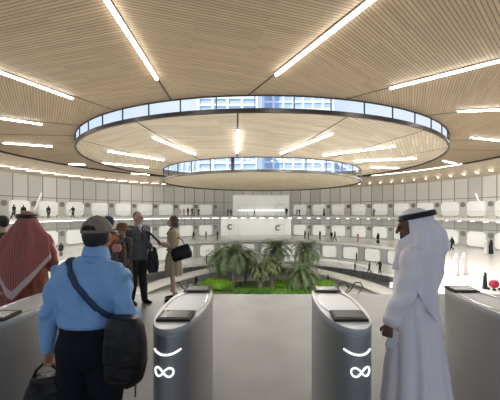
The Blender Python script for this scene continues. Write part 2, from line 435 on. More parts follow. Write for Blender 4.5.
# helical ramps down from the lower gallery to the garden floor
for nm, sgn in (('ramp', 1), ('ramp', -1)):
    g = G(); rings = []
    for i in range(61):
        t = i/60; a = PI/2-sgn*(math.radians(8)+t*math.radians(78)); z = ZC-.1-t*(ZC-ZG-.3); c, s_ = math.cos(a), math.sin(a)
        r0, r1 = 19.4, 22.2
        rings.append([(r0*c, D0+r0*s_, z-.35), (r1*c, D0+r1*s_, z-.35), (r1*c, D0+r1*s_, z), (r1*c, D0+r1*s_, z+.0), (r0*c, D0+r0*s_, z), ])
    g.loft(rings)
    o = g.obj(nm, M['white'])
    tag(o, 'white curved ramp descending %s of the palms to the garden floor' % ('right' if sgn > 0 else 'left'), 'ramp')
# bright strip cove on the right of the outer ceiling joint
x0, y0 = on_ring(372, R_OUT-.2); x1, y1 = on_ring(462, R_OUT-.2)
aa, ab = math.atan2(y0-D0, x0), math.atan2(y1-D0, x1)
o = ring_solid('cove_light', R_OUT-.36, R_OUT-.18, EYE+7.32, EYE+7.40, M['smallled'], min(aa, ab), max(aa, ab), n=30)
tag(o, 'thin curved cove light following the outer ceiling joint at right', 'light')

# balustrades
def balustrade(r, z, label, r0f=None, a0=A0, a1=A1):
    root = empty('balustrade', (0, D0, z), 0, label, 'balustrade')
    g = G(); n = 150; q = G(); pts = []
    for i in range(n+1):
        a = a0+(a1-a0)*i/n; rr = (r0f(a) if r0f else r)+.12
        pts.append((rr*math.cos(a), rr*math.sin(a)))
    vs = []; fs = []
    for x, y in pts: vs += [(x, y, 0), (x, y, 1.02)]
    for i in range(n): fs.append((2*i, 2*i+2, 2*i+3, 2*i+1))
    g.add(vs, fs); g.obj('glass_panel', M['rail_glass'], root)
    q.tube([(x, y, 1.04) for x, y in pts], .03, 6); q.obj('handrail', mat('pale rail', (.6, .6, .58), .35, .4), root)
balustrade(R_OUT, ZA, 'glass balustrade with pale handrail along the upper gallery edge')
balustrade(24, ZB, 'glass balustrade with pale handrail along the middle gallery edge', rb)
balustrade(23, ZC, 'glass balustrade with pale handrail along the lowest gallery edge', None, math.radians(5), math.radians(175))

# ------------------------------------------------------------------ light bars
def light_bar(p, q, label, wid=.13, power=1.0, group=None):
    mid = (p+q)/2; L = (q-p).length; dr = (q-p).normalized(); rz = math.atan2(dr.y, dr.x)
    root = empty('light_bar', mid-Vector((0, 0, .02)), rz, label, 'light', group)
    tilt = math.asin(dr.z); R = Matrix.Rotation(-tilt, 3, 'Y')
    g = G(); g.box((0, 0, -.03), (L+.06, wid+.06, .05), R=R); g.obj('housing', M['white'], root, False)
    g = G(); g.box((0, 0, -.10), (L, wid, .09), R=R); g.obj('diffuser', M['led'], root, False, .02)
    ld = bpy.data.lights.new('lamp', 'AREA'); ld.shape = 'RECTANGLE'; ld.size = L; ld.size_y = wid; ld.energy = LAMP*power*60*L; ld.color = (1, .96, .90)
    lo = bpy.data.objects.new('lamp', ld); COL.objects.link(lo); lo.parent = root; lo.location = (0, 0, -.17); lo.rotation_euler = (0, -tilt, 0)
for a, b, lb in OUTER: light_bar(hit(*a, z_outer), hit(*b, z_outer), 'white %s' % lb)
for a, b, lb in MID: light_bar(hit(*a, z_mid), hit(*b, z_mid), 'white %s' % lb, .18, 4.0)
ORD = 'first second third fourth fifth sixth seventh eighth ninth tenth eleventh twelfth thirteenth fourteenth fifteenth sixteenth seventeenth eighteenth nineteenth twentieth'.split()
ORD += ['twenty-'+q for q in ORD[:9]]+['thirtieth']+['thirty-'+q for q in ORD[:9]]
SERIES = {}
def finish_series():
    for (txt, side), items in SERIES.items():
        for n_, (key, o) in enumerate(sorted(items, key=lambda q: q[0])):
            o['label'] = txt % (ORD[n_], side)
# short bars in front of the gallery wall, all round
g0 = G(); g0.box((0, 0, 0), (2.3, .10, .07)); sb = None; k = 0
for i in range(-8, 67):
    a = math.radians(-20)+i*math.radians(220)/58
    r = 34.3; x, y = r*math.cos(a), D0+r*math.sin(a)
    if not (y > 5 and -20 < CX+x/y*F < 520): continue
    if sb is None: sb = g0.obj('gallery_light', M['smallled'], None, False); o = sb
    else: o = sb.copy(); COL.objects.link(o)
    o.location = (x, y, EYE+6.05); o.rotation_euler = (0, math.radians(0), a+.5)
    u = CX+x/y*F; side = 'left' if u < CX else 'right'
    tag(o, 'bar', 'light', 'small lights under the upper gallery ceiling')
    SERIES.setdefault(('small white ceiling bar of the upper gallery, %s to the %s from the picture middle', side), []).append((abs(u-CX), o))
    o2 = o.copy(); COL.objects.link(o2); o2.location = (33.4*math.cos(a), D0+33.4*math.sin(a), ZA-.50); tag(o2, 'bar', 'light', 'small lights under the middle gallery soffit')
    SERIES.setdefault(('small white soffit bar above the middle gallery, %s to the %s from the picture middle', side), []).append((abs(u-CX), o2))
    o2 = o.copy(); COL.objects.link(o2); o2.location = (28*math.cos(a), D0+28*math.sin(a), ZB-.48); tag(o2, 'bar', 'light', 'added fill lights under the lowest gallery soffit')  # row added under this soffit to brighten the atrium, copied from the row above
    SERIES.setdefault(('added white fill bar above the lowest gallery, %s to the %s from the picture middle', side), []).append((abs(u-CX), o2))

# ------------------------------------------------------------------ wall pods, discs, portals
def rrect(w_, h_, r, n=5):
    pts = []
    for cx, cy, a in ((w_/2-r, h_/2-r, 0), (-w_/2+r, h_/2-r, 90), (-w_/2+r, -h_/2+r, 180), (w_/2-r, -h_/2+r, 270)):
        for i in range(n+1):
            t = math.radians(a+90*i/n); pts.append((cx+r*math.cos(t), cy+r*math.sin(t)))
    return pts
def pod_proto():
    g = G(); P = rrect(2.9, 2.3, .5)
    g.loft([[(x*1.03, -.0, y*1.03) for x, y in P], [(x*1.03, -.28, y*1.03) for x, y in P], [(x, -.34, y) for x, y in P]])
    o = g.obj('window_pod', M['lit']); return o
pod = None; disc = None
N = 49
PODS = []
for lv, (r, z, lname) in enumerate(((R_WALL, ZA, 'upper'), (R_WALL, ZB, 'middle'), (31.0, ZC, 'lowest'))):
    nn = N if lv < 2 else 42
    for i in range(nn):
        a = 2*PI*i/nn+.03
        x, y = r*math.cos(a), D0+r*math.sin(a)
        if y < 8: continue
        u = CX+x/y*F
        if not -25 < u < 525: continue
        side = 'left' if u < CX else 'right'
        if not (lv < 2 and 222 < u < 294):
            if pod is None: pod = pod_proto(); o = pod
            else: o = pod.copy(); COL.objects.link(o)
            o.location = (x, y, z+1.45); o.rotation_euler = (0, 0, a-PI/2)
            SERIES.setdefault(('white rounded lit pod on the '+lname+' gallery wall, %s to the %s of the palms', side), []).append((abs(u-CX), o)); tag(o, 'pod', 'window', '%s gallery window pods, %s' % (lname, side))
        if lv < 2:
            a2 = a+PI/nn; x, y = (r-.1)*math.cos(a2), D0+(r-.1)*math.sin(a2); u = CX+x/y*F
            if 222 < u < 294: continue
            if disc is None:
                g = G(); g.loft([[(.42*math.cos(t*PI/10), 0, .42*math.sin(t*PI/10)) for t in range(20)], [(.42*math.cos(t*PI/10), -.12, .42*math.sin(t*PI/10)) for t in range(20)], [(.34*math.cos(t*PI/10), -.16, .34*math.sin(t*PI/10)) for t in range(20)]])
                disc = g.obj('wall_disc', mat('dim disc', (.26, .26, .25), .5)); o = disc
            else: o = disc.copy(); COL.objects.link(o)
            o.location = (x, y, z+2.2); o.rotation_euler = (0, 0, a2-PI/2)
            side = 'left' if u < CX else 'right'
            SERIES.setdefault(('dark wall disc on the '+lname+' gallery, %s to the %s of the middle panel', side), []).append((abs(u-CX), o)); tag(o, 'disc', 'sign', '%s gallery wall discs, %s' % (lname, side))
finish_series()
def portal(z, h, u0, u1, lbl, logos):
    x0, y0 = on_ring(u0, R_WALL-.15); x1, y1 = on_ring(u1, R_WALL-.15)
    a0, a1 = math.atan2(y0-D0, x0), math.atan2(y1-D0, x1); a0, a1 = min(a0, a1), max(a0, a1); am = (a0+a1)/2
    root = empty('wall_panel', (0, D0, z), 0, lbl, 'panel')
    g = G(); rings = []
    for i in range(25):
        a = a0+(a1-a0)*i/24; r = R_WALL-.05; q = R_WALL-.35
        rings.append([(r*math.cos(a), r*math.sin(a), .02), (r*math.cos(a), r*math.sin(a), h), (q*math.cos(a), q*math.sin(a), h), (q*math.cos(a), q*math.sin(a), .02)])
    g.loft(rings); g.obj('facing', M['lit'], root)  # glow put into the white facing so it reads bright
    for t in (.15, .82):
        a = a0+(a1-a0)*t; q = R_WALL-.4; g = G()
        for dx, dz, w_, h_ in ((-1.1, 1.35, .09, 2.7), (1.1, 1.35, .09, 2.7), (0, 2.7, 2.3, .09), (0, 1.35, .04, 2.7)):
            g.box((q*math.cos(a)-math.sin(a)*dx, q*math.sin(a)+math.cos(a)*dx, dz), (.06, w_, h_), a)
        g.obj('door_outline', mat('pale grey line', (.40, .40, .39), .5), root, False)
    for u, zz in logos:
        x, y = on_ring(u, R_WALL-.45); a = math.atan2(y-D0, x); q = R_WALL-.45; g = G(); pts = []
        for i in range(15):
            t = math.radians(50+260*i/14); pts.append((q*math.cos(a)-math.sin(a)*(-.5*math.cos(t)*-1), q*math.sin(a)+math.cos(a)*(.5*math.cos(t))*1, zz+.55*math.sin(t)))
        pts = [(q*math.cos(a)-math.sin(a)*(-.5*math.cos(math.radians(50+260*i/14))), q*math.sin(a)+math.cos(a)*(-.5*math.cos(math.radians(50+260*i/14))), zz+.55*math.sin(math.radians(50+260*i/14))) for i in range(15)]
        g.tube(pts, .13, 6); g.obj('logo', M['dark'], root)
portal(ZA, 5.0, 233, 289, 'bright white panel with two door outlines in the middle of the upper gallery', [])
portal(ZB, 4.3, 221, 291, 'white panel with dark round C emblems in the middle of the middle gallery', [(230, 2.2), (278, 1.9)])
g = G(); g.box((0, 0, 0), (13.5, .12, .35)); o = g.obj('display_shelf', mat('lit ledge', (1, .98, .92), .5, emit=1.1)); x, y = on_ring(261, R_WALL-.8); o.location = (x, y, ZA+1.3)
tag(o, 'long low lit ledge in front of the bright upper panel', 'shelf')
for u, z0_, z1_, lb in ((38, .3, 3.6, 'slanting white streak imitating a reflection on the upper gallery wall at left'), (479, .3, 3.6, 'slanting white streak imitating a reflection on the upper gallery wall at right')):
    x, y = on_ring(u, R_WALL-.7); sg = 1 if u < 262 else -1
    g = G(); g.tube([(-.5*1, 0, -1.2), (.5*1, 0, 1.3)], .11, 8); o = g.obj('wall_reflection', mat('dim white strip', (.9, .9, .88), .5, emit=.5)); o.location = (x, y, EYE+1.55); tag(o, lb, 'light')  # glowing tube stands in for a reflection of the lights, no fixture here
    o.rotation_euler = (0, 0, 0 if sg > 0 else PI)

# ------------------------------------------------------------------ the towers outside
def tower(name, x, y, wd, dp, h, label, cols, rz=0, floor_h=4.2):
    root = empty(name, (x, y, -20), rz, label, 'building')
    g = G(); g.box((0, 0, h/2), (wd, dp, h)); g.obj('core', M['towerglass'], root, False)
    g = G(); n = int(h/floor_h)
    for k in range(n): g.box((0, 0, k*floor_h), (wd+1.6, dp+1.6, 1.3))
    g.obj('floor_bands', M['tower'], root, False)
    g = G()
    for k in range(cols+1): g.box((-wd/2+wd*k/cols, -dp/2-.5, h/2), (1.5, 1.4, h))
    g.obj('piers', M['tower'], root, False)
tower('tower', -20, 190, 34, 30, 135, 'white and blue glass tower seen left of centre through the roof rings', 4)
tower('tower', 24, 215, 46, 30, 150, 'white balconied tower seen right of centre through the roof rings', 7, floor_h=5)
tower('tower', -52, 260, 34, 30, 62, 'lower pale block seen at the left of the small roof ring', 8)
tower('tower', 75, 250, 50, 30, 60, 'lower pale block seen at the right of the small roof ring', 9)

# ------------------------------------------------------------------ gates
def super_poly(cx, cy, a, b, e=2.25, n=56):
    pts = []
    for i in range(n):
        t = 2*PI*i/n; c, s_ = math.cos(t), math.sin(t)
        pts.append((cx+a*math.copysign(abs(c)**(2/e), c), cy+b*math.copysign(abs(s_)**(2/e), s_)))
    return pts
def gate(x, label):
    s = -1 if x < 0 else 1
    root = empty('access_gate', (x, 2.58, 0), 0, label, 'gate')
    A, B = .187, .59
    g = G(); rings = []
    for z, k in ((0, 1), (.05, 1), (.94, 1), (.955, .985)): rings.append([(p[0], p[1], z) for p in super_poly(0, 0, A*k, B-(1-k)*A)])
    g.loft(rings); g.obj('body', M['gate'], root)
    g = G(); rings = []
    for z, k in ((.955, .995), (.96, 1.012), (.985, 1.012), (1.0, .985)): rings.append([(p[0], p[1], z) for p in super_poly(0, 0, A*k, B-(1-k)*A)])
    g.loft(rings); top = g.obj('top_plate', M['gatetop'], root)
    g = G(); pl = [(p[0]*.80, p[1]*.62, 1.003) for p in super_poly(0, 0, A, B)]; g.tube(pl+[pl[0]], .006, 6); g.obj('inlay', mat('polished line', (.6, .6, .6), .25, .5), top)
    for y, t in ((-.36, .08), (.40, .08)):
        g = G(); R = Matrix.Rotation(t, 3, 'X'); g.box((-.005*s, y, 1.012), (.25, .17, .022), R=R); rd = g.obj('card_reader', M['reader'], root, False, .006)
        g = G(); g.box((-.005*s, y, 1.0235), (.205, .115, .004), R=R); g.obj('reader_screen', M['screen'], rd, False)
    # lit arc and looped emblem wrapped round the nose facing arrivals
    def nose(xx, z):
        k = min(.999, abs(xx)/A); yy = -B*(1-k**2.25)**(1/2.25); return (xx, yy-.004, z)
    g = G(); g.tube([nose(.0*s+s*(-.088+.176*i/14), .832+.017*((i-7)/7)**2) for i in range(15)], .0065, 8); g.obj('lit_arc', M['emblem'], root)
    g = G(); pts = []
    for i in range(49):
        t = 2*PI*i/48; dn = 1+math.sin(t)**2
        pts.append(nose(.015*s+.066*math.cos(t)/dn, .715+.082*math.sin(t)*math.cos(t)/dn))
    g.tube(pts, .0056, 8, round_=False); g.obj('lit_loop_emblem', M['emblem'], root)
gate(-.64, 'grey steel access gate with lit loop emblem, right of the blue shirted man')
gate(.645, 'grey steel access gate with lit loop emblem, beside the man in the white robe')
gate(-1.97, 'grey steel access gate at the left edge, left of the blue shirted man')
gate(1.99, 'grey steel access gate at the right edge, behind the man in the white robe')

# handrail hoops of the escalators dropping from the platform edge
def hoops(x, label, n=2, mirror=1):
    root = empty('escalator', (x, 6.55, -.45), 0, label, 'escalator')
    g = G(); R = Matrix.Rotation(-.52, 3, 'X'); g.box((mirror*.33*(n-1)/2, 1.9, -1.1), (.36*n, 4.6, .3), R=R); g.obj('truss', M['white'], root, False)
    for k in range(n):
        xx = mirror*k*.33; g = G()
        pts = [(xx-.16, 1.0, .05), (xx-.14, .35, .42), (xx-.06, .25, .63), (xx+.06, .25, .63), (xx+.14, .3, .5), (xx+.18, 1.0, .1)]
        g.tube(pts, .016, 8); g.obj('handrail', M['dark'], root)
    for k in range(2*n):
        g = G(); g.tube([(mirror*(k*.17)-.12, .6, -.5), (mirror*(k*.17)-.12, .45, .3)], .014, 6); g.obj('newel', M['dark'], root)
hoops(1.84, 'dark looped escalator handrails at the platform edge, right of the palms')
hoops(3.55, 'dark looped escalator handrail at the platform edge, hidden behind the man in the white robe', 1)
hoops(-1.95, 'dark looped escalator handrails at the platform edge, behind the woman in the beige coat', 2)

# ------------------------------------------------------------------ garden
def palm(u, vb, vtop, crown_px, label, mm, d=None, seed=0, nf=46):
    rnd = random.Random(seed)
    base = at(u, vb, ZG); h = (vb-vtop)*base.y/F; cr = crown_px*base.y/F
    root = empty('date_palm', base, 0, label, 'palm')
    g = G(); tr = .24 if h > 6 else .30; hc = h-cr*.62
    pts = []; rad = []
    for i in range(26):
        t = i/25; pts.append((.15*math.sin(t*2+seed), .1*math.sin(t*3), t*hc)); rad.append(tr*(1.25-.3*t)*(1.10 if i % 2 else .94)+(.14*max(0, t-.85)/.15))
    g.tube(pts, rad, 14, round_=False); g.obj('trunk', M['trunk'], root)
    for nm, m, cnt, lo, hi in (('fronds', mm, nf, -.35, 1.35), ('lower_fronds', M['frond2'], nf//3, -.9, -.2)):
        g = G()
        for k in range(cnt):
            az = 2*PI*k*.618+rnd.uniform(-.2, .2); el = lo+(hi-lo)*((k+.5)/cnt)**.8; L = cr*rnd.uniform(.9, 1.1)*(1.0 if nm == 'fronds' else .75)
            p = Vector((.1*math.cos(az), .1*math.sin(az), hc)); path = []; e = el
            for i in range(9):
                path.append(p.copy()); p = p+Vector((math.cos(az)*math.cos(e), math.sin(az)*math.cos(e), math.sin(e)))*L/8; e -= (.16+.035*i)
            side = Vector((-math.sin(az), math.cos(az), 0))
            g.tube(path, [.035*(1-i/10) for i in range(9)], 4, round_=False)
            for i in range(1, 9):
                for h2 in (0, .5):
                    if i == 8 and h2: continue
                    q = path[i] if not h2 else (path[i]+path[min(i+1, 8)])/2
                    td = (path[min(i+1, 8)]-path[i-1]).normalized(); ll = L*.19*math.sin(PI*min(.95, (i+h2+.6)/9.2))+.12
                    for s_ in (-1, 1):
                        dr = (side*s_*.85+td*.6+Vector((0, 0, -.12+rnd.uniform(-.15, .15)))).normalized(); wv = td*.075
                        g.add([q-wv, q+wv, q+dr*ll*.6+wv*.8+Vector((0, 0, -.01)), q+dr*ll], [(0, 1, 2, 3)])
        g.obj(nm, m, root)
ring_pts = [(11.5*math.cos(2*PI*k/64), 11.5*math.sin(2*PI*k/64)) for k in range(64)]
g = G(); g.prism(ring_pts, 0, .22); o = g.obj('garden_bed', M['soil']); o.location = (0, 44.5, ZG); tag(o, 'round planted bed with ground cover below the palms', 'garden bed')
palm(232, 291, 240, 25, 'tall date palm with the widest crown, leftmost in front', M['frond'], seed=1, nf=60)
palm(219, 286, 247, 18, 'date palm half hidden behind the left side of the widest crown', M['frond'], seed=2)
palm(246, 285, 247, 19, 'date palm behind and right of the widest crown', M['frond2'], seed=3)
palm(276, 284, 237, 20, 'tall date palm at the centre of the grove', M['frond'], seed=4, nf=56)
palm(307, 286, 238.5, 20, 'tall date palm at the right end of the grove', M['frond'], seed=5, nf=56)
palm(260, 293.5, 264, 12, 'short date palm in front, left of the low broad one', M['frond2'], seed=6)
palm(271, 292.5, 256, 14, 'slim date palm in front of the central tall palm', M['frond2'], seed=7)
palm(302, 293.5, 261, 22, 'short broad date palm with a thick trunk at the front right', M['frond'], seed=8, nf=56)
def bush(u, v, wd, h, label, m, dp=None, seed=0):
    rnd = random.Random(seed); p = at(u, v, ZG+.2); W = wd*p.y/F; H = h*p.y/F; dp = dp or min(2.0, W*.4)
    g = G(); g.ell((0, 0, H*.42), (W/2*.93, dp*.93, H*.5), nu=20, nv=10)
    for k in range(int(500+W*120)):
        a = rnd.uniform(0, 2*PI); b = math.acos(rnd.uniform(-.2, 1)); sx, sy, sz = math.sin(b)*math.cos(a), math.sin(b)*math.sin(a), math.cos(b)
        ex = .62
        q = Vector((W/2*math.copysign(abs(sx)**ex, sx), dp*math.copysign(abs(sy)**ex, sy), H*.42+H*.54*math.copysign(abs(sz)**ex, sz)))*rnd.uniform(.92, 1.05)
        if q.z < 0: continue
        d1 = Vector((rnd.gauss(0, 1), rnd.gauss(0, 1), rnd.gauss(0, 1))).normalized()*.16; d2 = Vector((rnd.gauss(0, 1), rnd.gauss(0, 1), rnd.gauss(0, 1))).normalized()*.10
        g.add([q-d1, q+d2, q+d1, q-d2], [(0, 1, 2, 3)])
    o = g.obj('bush', m); o.location = p; tag(o, label, 'bush')
bush(218, 289, 32, 10, 'bright green mounded bush at the left end of the garden', M['bush'], seed=1)
bush(200, 291, 18, 6, 'low green bush at the far left behind the gate', M['bush2'], seed=9)
bush(243, 294, 20, 5, 'low clipped hedge left of the short front palm', M['bush2'], seed=2)
bush(284, 288, 24, 7.5, 'bright green rounded bush behind the thick front palm', M['bush'], seed=3)
bush(322, 289, 24, 8, 'bright green rounded bush at the right end of the garden', M['bush'], seed=4)
bush(281, 295, 62, 6.5, 'long clipped hedge along the front of the garden', M['bush2'], 1.2, seed=5)
bush(328, 294, 22, 6, 'dark green low bush at the right front of the garden', M['bush2'], seed=6)

# ------------------------------------------------------------------ people
TORSO = [(.465, .060, .052, 0), (.50, .092, .064, -.002), (.54, .094, .066, -.004), (.60, .083, .058, .002), (.66, .087, .060, .003), (.72, .098, .066, .002), (.77, .104, .064, -.002), (.80, .100, .055, -.004), (.825, .075, .042, -.004), (.845, .036, .034, -.002)]
def sect(cx, cy, z, rx, ry, n=24, e=2.3):
    out = []
    for i in range(n):
        t = 2*PI*i/n; c, s_ = math.cos(t), math.sin(t)
        out.append((cx+rx*math.copysign(abs(c)**(2/e), c), cy+ry*math.copysign(abs(s_)**(2/e), s_), z))
    return out
class Body:
    def __init__(s, H=1.75, b=1.0, pose=None, lean=0):
        s.H = H; s.b = b; p = pose or {}
        sh = .103*H*(1+.6*(b-1))
        s.j = {}
        for k, sg in (('L', -1), ('R', 1)):
            s.j['sh'+k] = Vector(p.get('sh'+k, (sg*sh, -.003*H, .808*H)))
            s.j['el'+k] = Vector(p.get('el'+k, (sg*(sh+.035*H), -.012*H, .635*H)))
            s.j['wr'+k] = Vector(p.get('wr'+k, (sg*(sh+.040*H), .03*H, .492*H)))
            s.j['hd'+k] = Vector(p.get('hd'+k, (0, .12, -1))).normalized()
            s.j['pn'+k] = Vector(p.get('pn'+k, (-sg, 0, 0))).normalized()
            s.j['cu'+k] = p.get('cu'+k, .35)
            s.j['hp'+k] = Vector((sg*.050*H, 0, .495*H))
            s.j['kn'+k] = Vector(p.get('kn'+k, (sg*.055*H, .012*H, .275*H)))
            s.j['an'+k] = Vector(p.get('an'+k, (sg*.058*H, -.01*H, .045*H)))
        s.hy = p.get('head_yaw', 0); s.hp = p.get('head_pitch', 0)
        s.hc = Vector(p.get('head', (0, .012*H, .932*H)))
    def torso(s, g, inf=0, z0=.465, z1=.845, flare=0):
        H = s.H; n = 22; rings = []
        for i in range(n+1):
            z = z0+(z1-z0)*i/n; rx, ry, cy = lerp_table(TORSO, z)
            k = s.b if z < .8 else 1+(s.b-1)*.6
            fl = flare*max(0, (.62-z)/.16)
            rings.append(sect(0, cy*H, z*H, rx*H*k+inf+fl, ry*H*k+inf+fl))
        g.loft(rings)
    def arm(s, g, k, inf=0, t1=1.0, hem=1.0):
        H = s.H; a, b, c = s.j['sh'+k], s.j['el'+k], s.j['wr'+k]; q = .5+.5*s.b
        inner = a+Vector((-.03*H if k == 'R' else .03*H, 0, .0))
        pts = [inner, a, a.lerp(b, .35), a.lerp(b, .75), b, b.lerp(c, .3*t1), b.lerp(c, .7*t1), b.lerp(c, t1)]
        rad = [.030*H, .032*H, .029*H, .0245*H, .0235*H, .024*H, .019*H, .0165*H*(hem if t1 >= 1 else 1)]
        g.tube(pts, [r*q+inf for r in rad], 16)
    def leg(s, g, k, inf=0, t1=1.0):
        H = s.H; a, b, c = s.j['hp'+k], s.j['kn'+k], s.j['an'+k]; q = .6+.4*s.b
        pts = [a, a.lerp(b, .3), a.lerp(b, .7), b, b.lerp(c, .3), b.lerp(c, .65), b.lerp(c, t1)]
        rad = [.050*H, .049*H, .039*H, .031*H, .032*H, .026*H, .021*H]
        g.tube(pts, [r*q+inf for r in rad], 18)
    def foot(s, g, k, inf=0):
        H = s.H; a = s.j['an'+k]; sg = 1 if k == 'R' else -1; z = a.z-.045*H
        dr = Vector((sg*.12, 1, 0)).normalized()
        g.tube([a+Vector((0, -.008*H, .01*H)), a-Vector((0, 0, .012*H))], .021*H+inf, 12)
        g.tube([Vector((a.x, a.y, z+.02*H))-dr*.018*H, Vector((a.x, a.y, z+.021*H))+dr*.05*H, Vector((a.x, a.y, z+.014*H))+dr*.095*H], [.018*H+inf, .0215*H+inf, .0165*H+inf*.6], 12, flat=.8 if inf else .75, up=(0, 0, 1))
    def headgeo(s, g):
        R = Matrix.Rotation(s.hy, 3, 'Z') @ Matrix.Rotation(s.hp, 3, 'X'); c = s.hc; k = s.H/1.75
        def P(x, y, z): return c+R @ Vector((x, y, z))*k
        def E(p, r, n1=16, n2=10): g.ell(P(*p), tuple(q*k for q in r), R, n1, n2)
        E((0, -.012, .012), (.076, .093, .102)); E((0, .022, -.045), (.058, .066, .075)); E((0, .055, -.088), (.027, .026, .022))
        E((0, .068, .022), (.052, .018, .018)); E((-.035, .055, -.035), (.022, .022, .022)); E((.035, .055, -.035), (.022, .022, .022))
        g.tube([P(0, .083, .014), P(0, .098, -.012), P(0, .108, -.032)], [.009*k, .012*k, .015*k], 8)
        E((0, .085, -.058), (.024, .010, .006), 10, 6); E((0, .083, -.069), (.021, .010, .007), 10, 6)
        for sg in (-1, 1): E((sg*.078, -.008, -.012), (.010, .019, .030), 10, 8)
        H = s.H; g.tube([Vector((0, -.008*H, .815*H)), c+R @ Vector((0, -.018, -.075))*k, c+R @ Vector((0, -.012, -.03))*k], [.036*H, .031*H, .034*H], 16)
        s.HR, s.HP = R, P
    def eyes(s, root):
        for sg in (-1, 1):
            g = G(); g.ell(s.HP(sg*.030, .079, .003), (.013, .010, .008), s.HR, 10, 8); g.obj('eye', M['hair'], root)
    def hand(s, g, k):
        H = s.H/1.75; w_ = s.j['wr'+k]; d = s.j['hd'+k]; n = s.j['pn'+k]; n = (n-d*n.dot(d)).normalized(); sd = d.cross(n)
        fwd = Vector((0, 1, 0))
        if sd.dot(fwd) < 0 and abs(sd.dot(fwd)) > .2: sd = -sd           # thumb side
        cu = s.j['cu'+k]
        rings = []
        for t, a, b in ((-.012, .024, .020), (.01, .028, .020), (.04, .038, .018), (.075, .042, .016), (.092, .040, .013)):
            rings.append([w_+d*t*H+sd*a*H*math.cos(2*PI*i/14)+n*b*H*math.sin(2*PI*i/14) for i in range(14)])
        g.loft(rings)
        for i, (L, o) in enumerate(((.072, .031), (.080, .0105), (.075, -.0105), (.058, -.031))):
            p = w_+d*.075*H+sd*o*H*.9; pts = [p]; a = cu*.5; q = p+d*.016*H; pts.append(q)
            for fr in (.42, .32, .26):
                a += cu*(1.0+.08*i); dr = (d*math.cos(a)+n*math.sin(a)+sd*o*1.6*max(0, 1-cu)).normalized(); q = q+dr*L*fr*H; pts.append(q)
            g.tube(pts, [.0092*H, .0092*H, .0088*H, .008*H, .0068*H], 8)
        p = w_+d*.022*H+sd*.024*H; a = .75; pts = [p-sd*.008*H, p]
        for fr, aa in ((.034, .75), (.03, .45), (.024, .15)):
            dr = (d*math.cos(aa)+sd*math.sin(aa)+n*cu*.9).normalized(); p = p+dr*fr*H; pts.append(p)
        g.tube(pts, [.014*H, .0135*H, .011*H, .010*H, .0078*H], 8)
    def skin(s, root, m, voxel, legs=True):
        g = G(); s.torso(g, -.012); [s.arm(g, k, -.012) for k in 'LR']; [s.hand(g, k) for k in 'LR']
        if legs: [s.leg(g, k, -.008) for k in 'LR']; [s.foot(g, k, -.002) for k in 'LR']
        s.headgeo(g)
        me = g.bake('body', voxel, 2 if voxel > .006 else 3)
        o = mobj('body', me, m, root); s.eyes(root); return o

def folds(k=1.0, f=9.0, seed=0):
    def fn(c):
        a = noise.noise(Vector((c.x*f+seed, c.y*f, c.z*f*.45))); b = noise.noise(Vector((c.x*f*2.3, c.y*f*2.3+seed, c.z*f*1.6)))
        return k*(.010*(abs(a)*-1.6+.35)+.004*b)
    return fn
def hemisphere_cap(body, root, m):
    """baseball cap seen from behind: panelled dome, arched opening with strap, brim in front"""
    P = body.HP; k = 1.0
    def dome(th, ph, e=0):        # th: 0 back .. 2pi, ph: 0 rim .. pi/2 top
        return P((.086+e)*math.cos(ph)*math.sin(th), -.010-(.110+e)*math.cos(ph)*math.cos(th), .018+(.104+e)*math.sin(ph))
    g = G(); nu, nv = 72, 18; vs = []; fs = []
    for j in range(nv+1):
        for i in range(nu):
            vs.append(dome(2*PI*i/nu, (PI/2*.999)*j/nv))
    for j in range(nv):
        for i in range(nu):
            th = 2*PI*(i+.5)/nu; th = th-2*PI if th > PI else th; ph = PI/2*(j+.5)/nv
            if (th/.52)**2+((ph-.17)/.36)**2 < 1 and ph > .17: continue
            fs.append((j*nu+i, j*nu+(i+1) % nu, (j+1)*nu+(i+1) % nu, (j+1)*nu+i))
    g.add(vs, fs); cap = g.obj('cap', m, root); sd_ = cap.modifiers.new('s', 'SOLIDIFY'); sd_.thickness = .003
    g = G(); g.ell(dome(0, PI/2, .002), (.008, .008, .005)); g.obj('cap_button', m, cap)
    g = G()
    for q in range(6):
        th = PI/6+q*PI/3; g.tube([dome(th, .05+1.5*i/10, .001) for i in range(11)], .0018, 6)
    g.obj('cap_seam', m, cap)
    g = G(); rings = []
    for i in range(9):
        t = i/8; rr = []
        for s_ in range(15):
            th = PI-1.0+2.0*s_/14; b = dome(th, .02); o_ = (b-P(0, -.01, .02)); o_.z = 0; rr.append(b+o_.normalized()*.075*t*math.sin(PI*(s_+.2)/14.4)**.6+Vector((0, 0, -.03*t*t)))
        rings.append(rr)
    for i in range(8):
        for s_ in range(14): g.add([rings[i][s_], rings[i][s_+1], rings[i+1][s_+1], rings[i+1][s_]], [(0, 1, 2, 3)])
    b_ = g.obj('cap_brim', m, cap); sd_ = b_.modifiers.new('s', 'SOLIDIFY'); sd_.thickness = .004

def hair_short(body, root, m, scale=1.05, low=-.03, voxel=.008, top=True):
    g = G(); P, R = body.HP, body.HR
    g.ell(P(0, -.024, .026 if top else .0), (.080*scale, .090*scale, (.096 if top else .075)*scale), R)
    g.ell(P(0, -.050, -.03), (.062*scale, .052*scale, .050), R)
    me = g.bake('hair', voxel, 2); displace(me, lambda c: .004*noise.noise(c*60)); return mobj('hair', me, m, root)

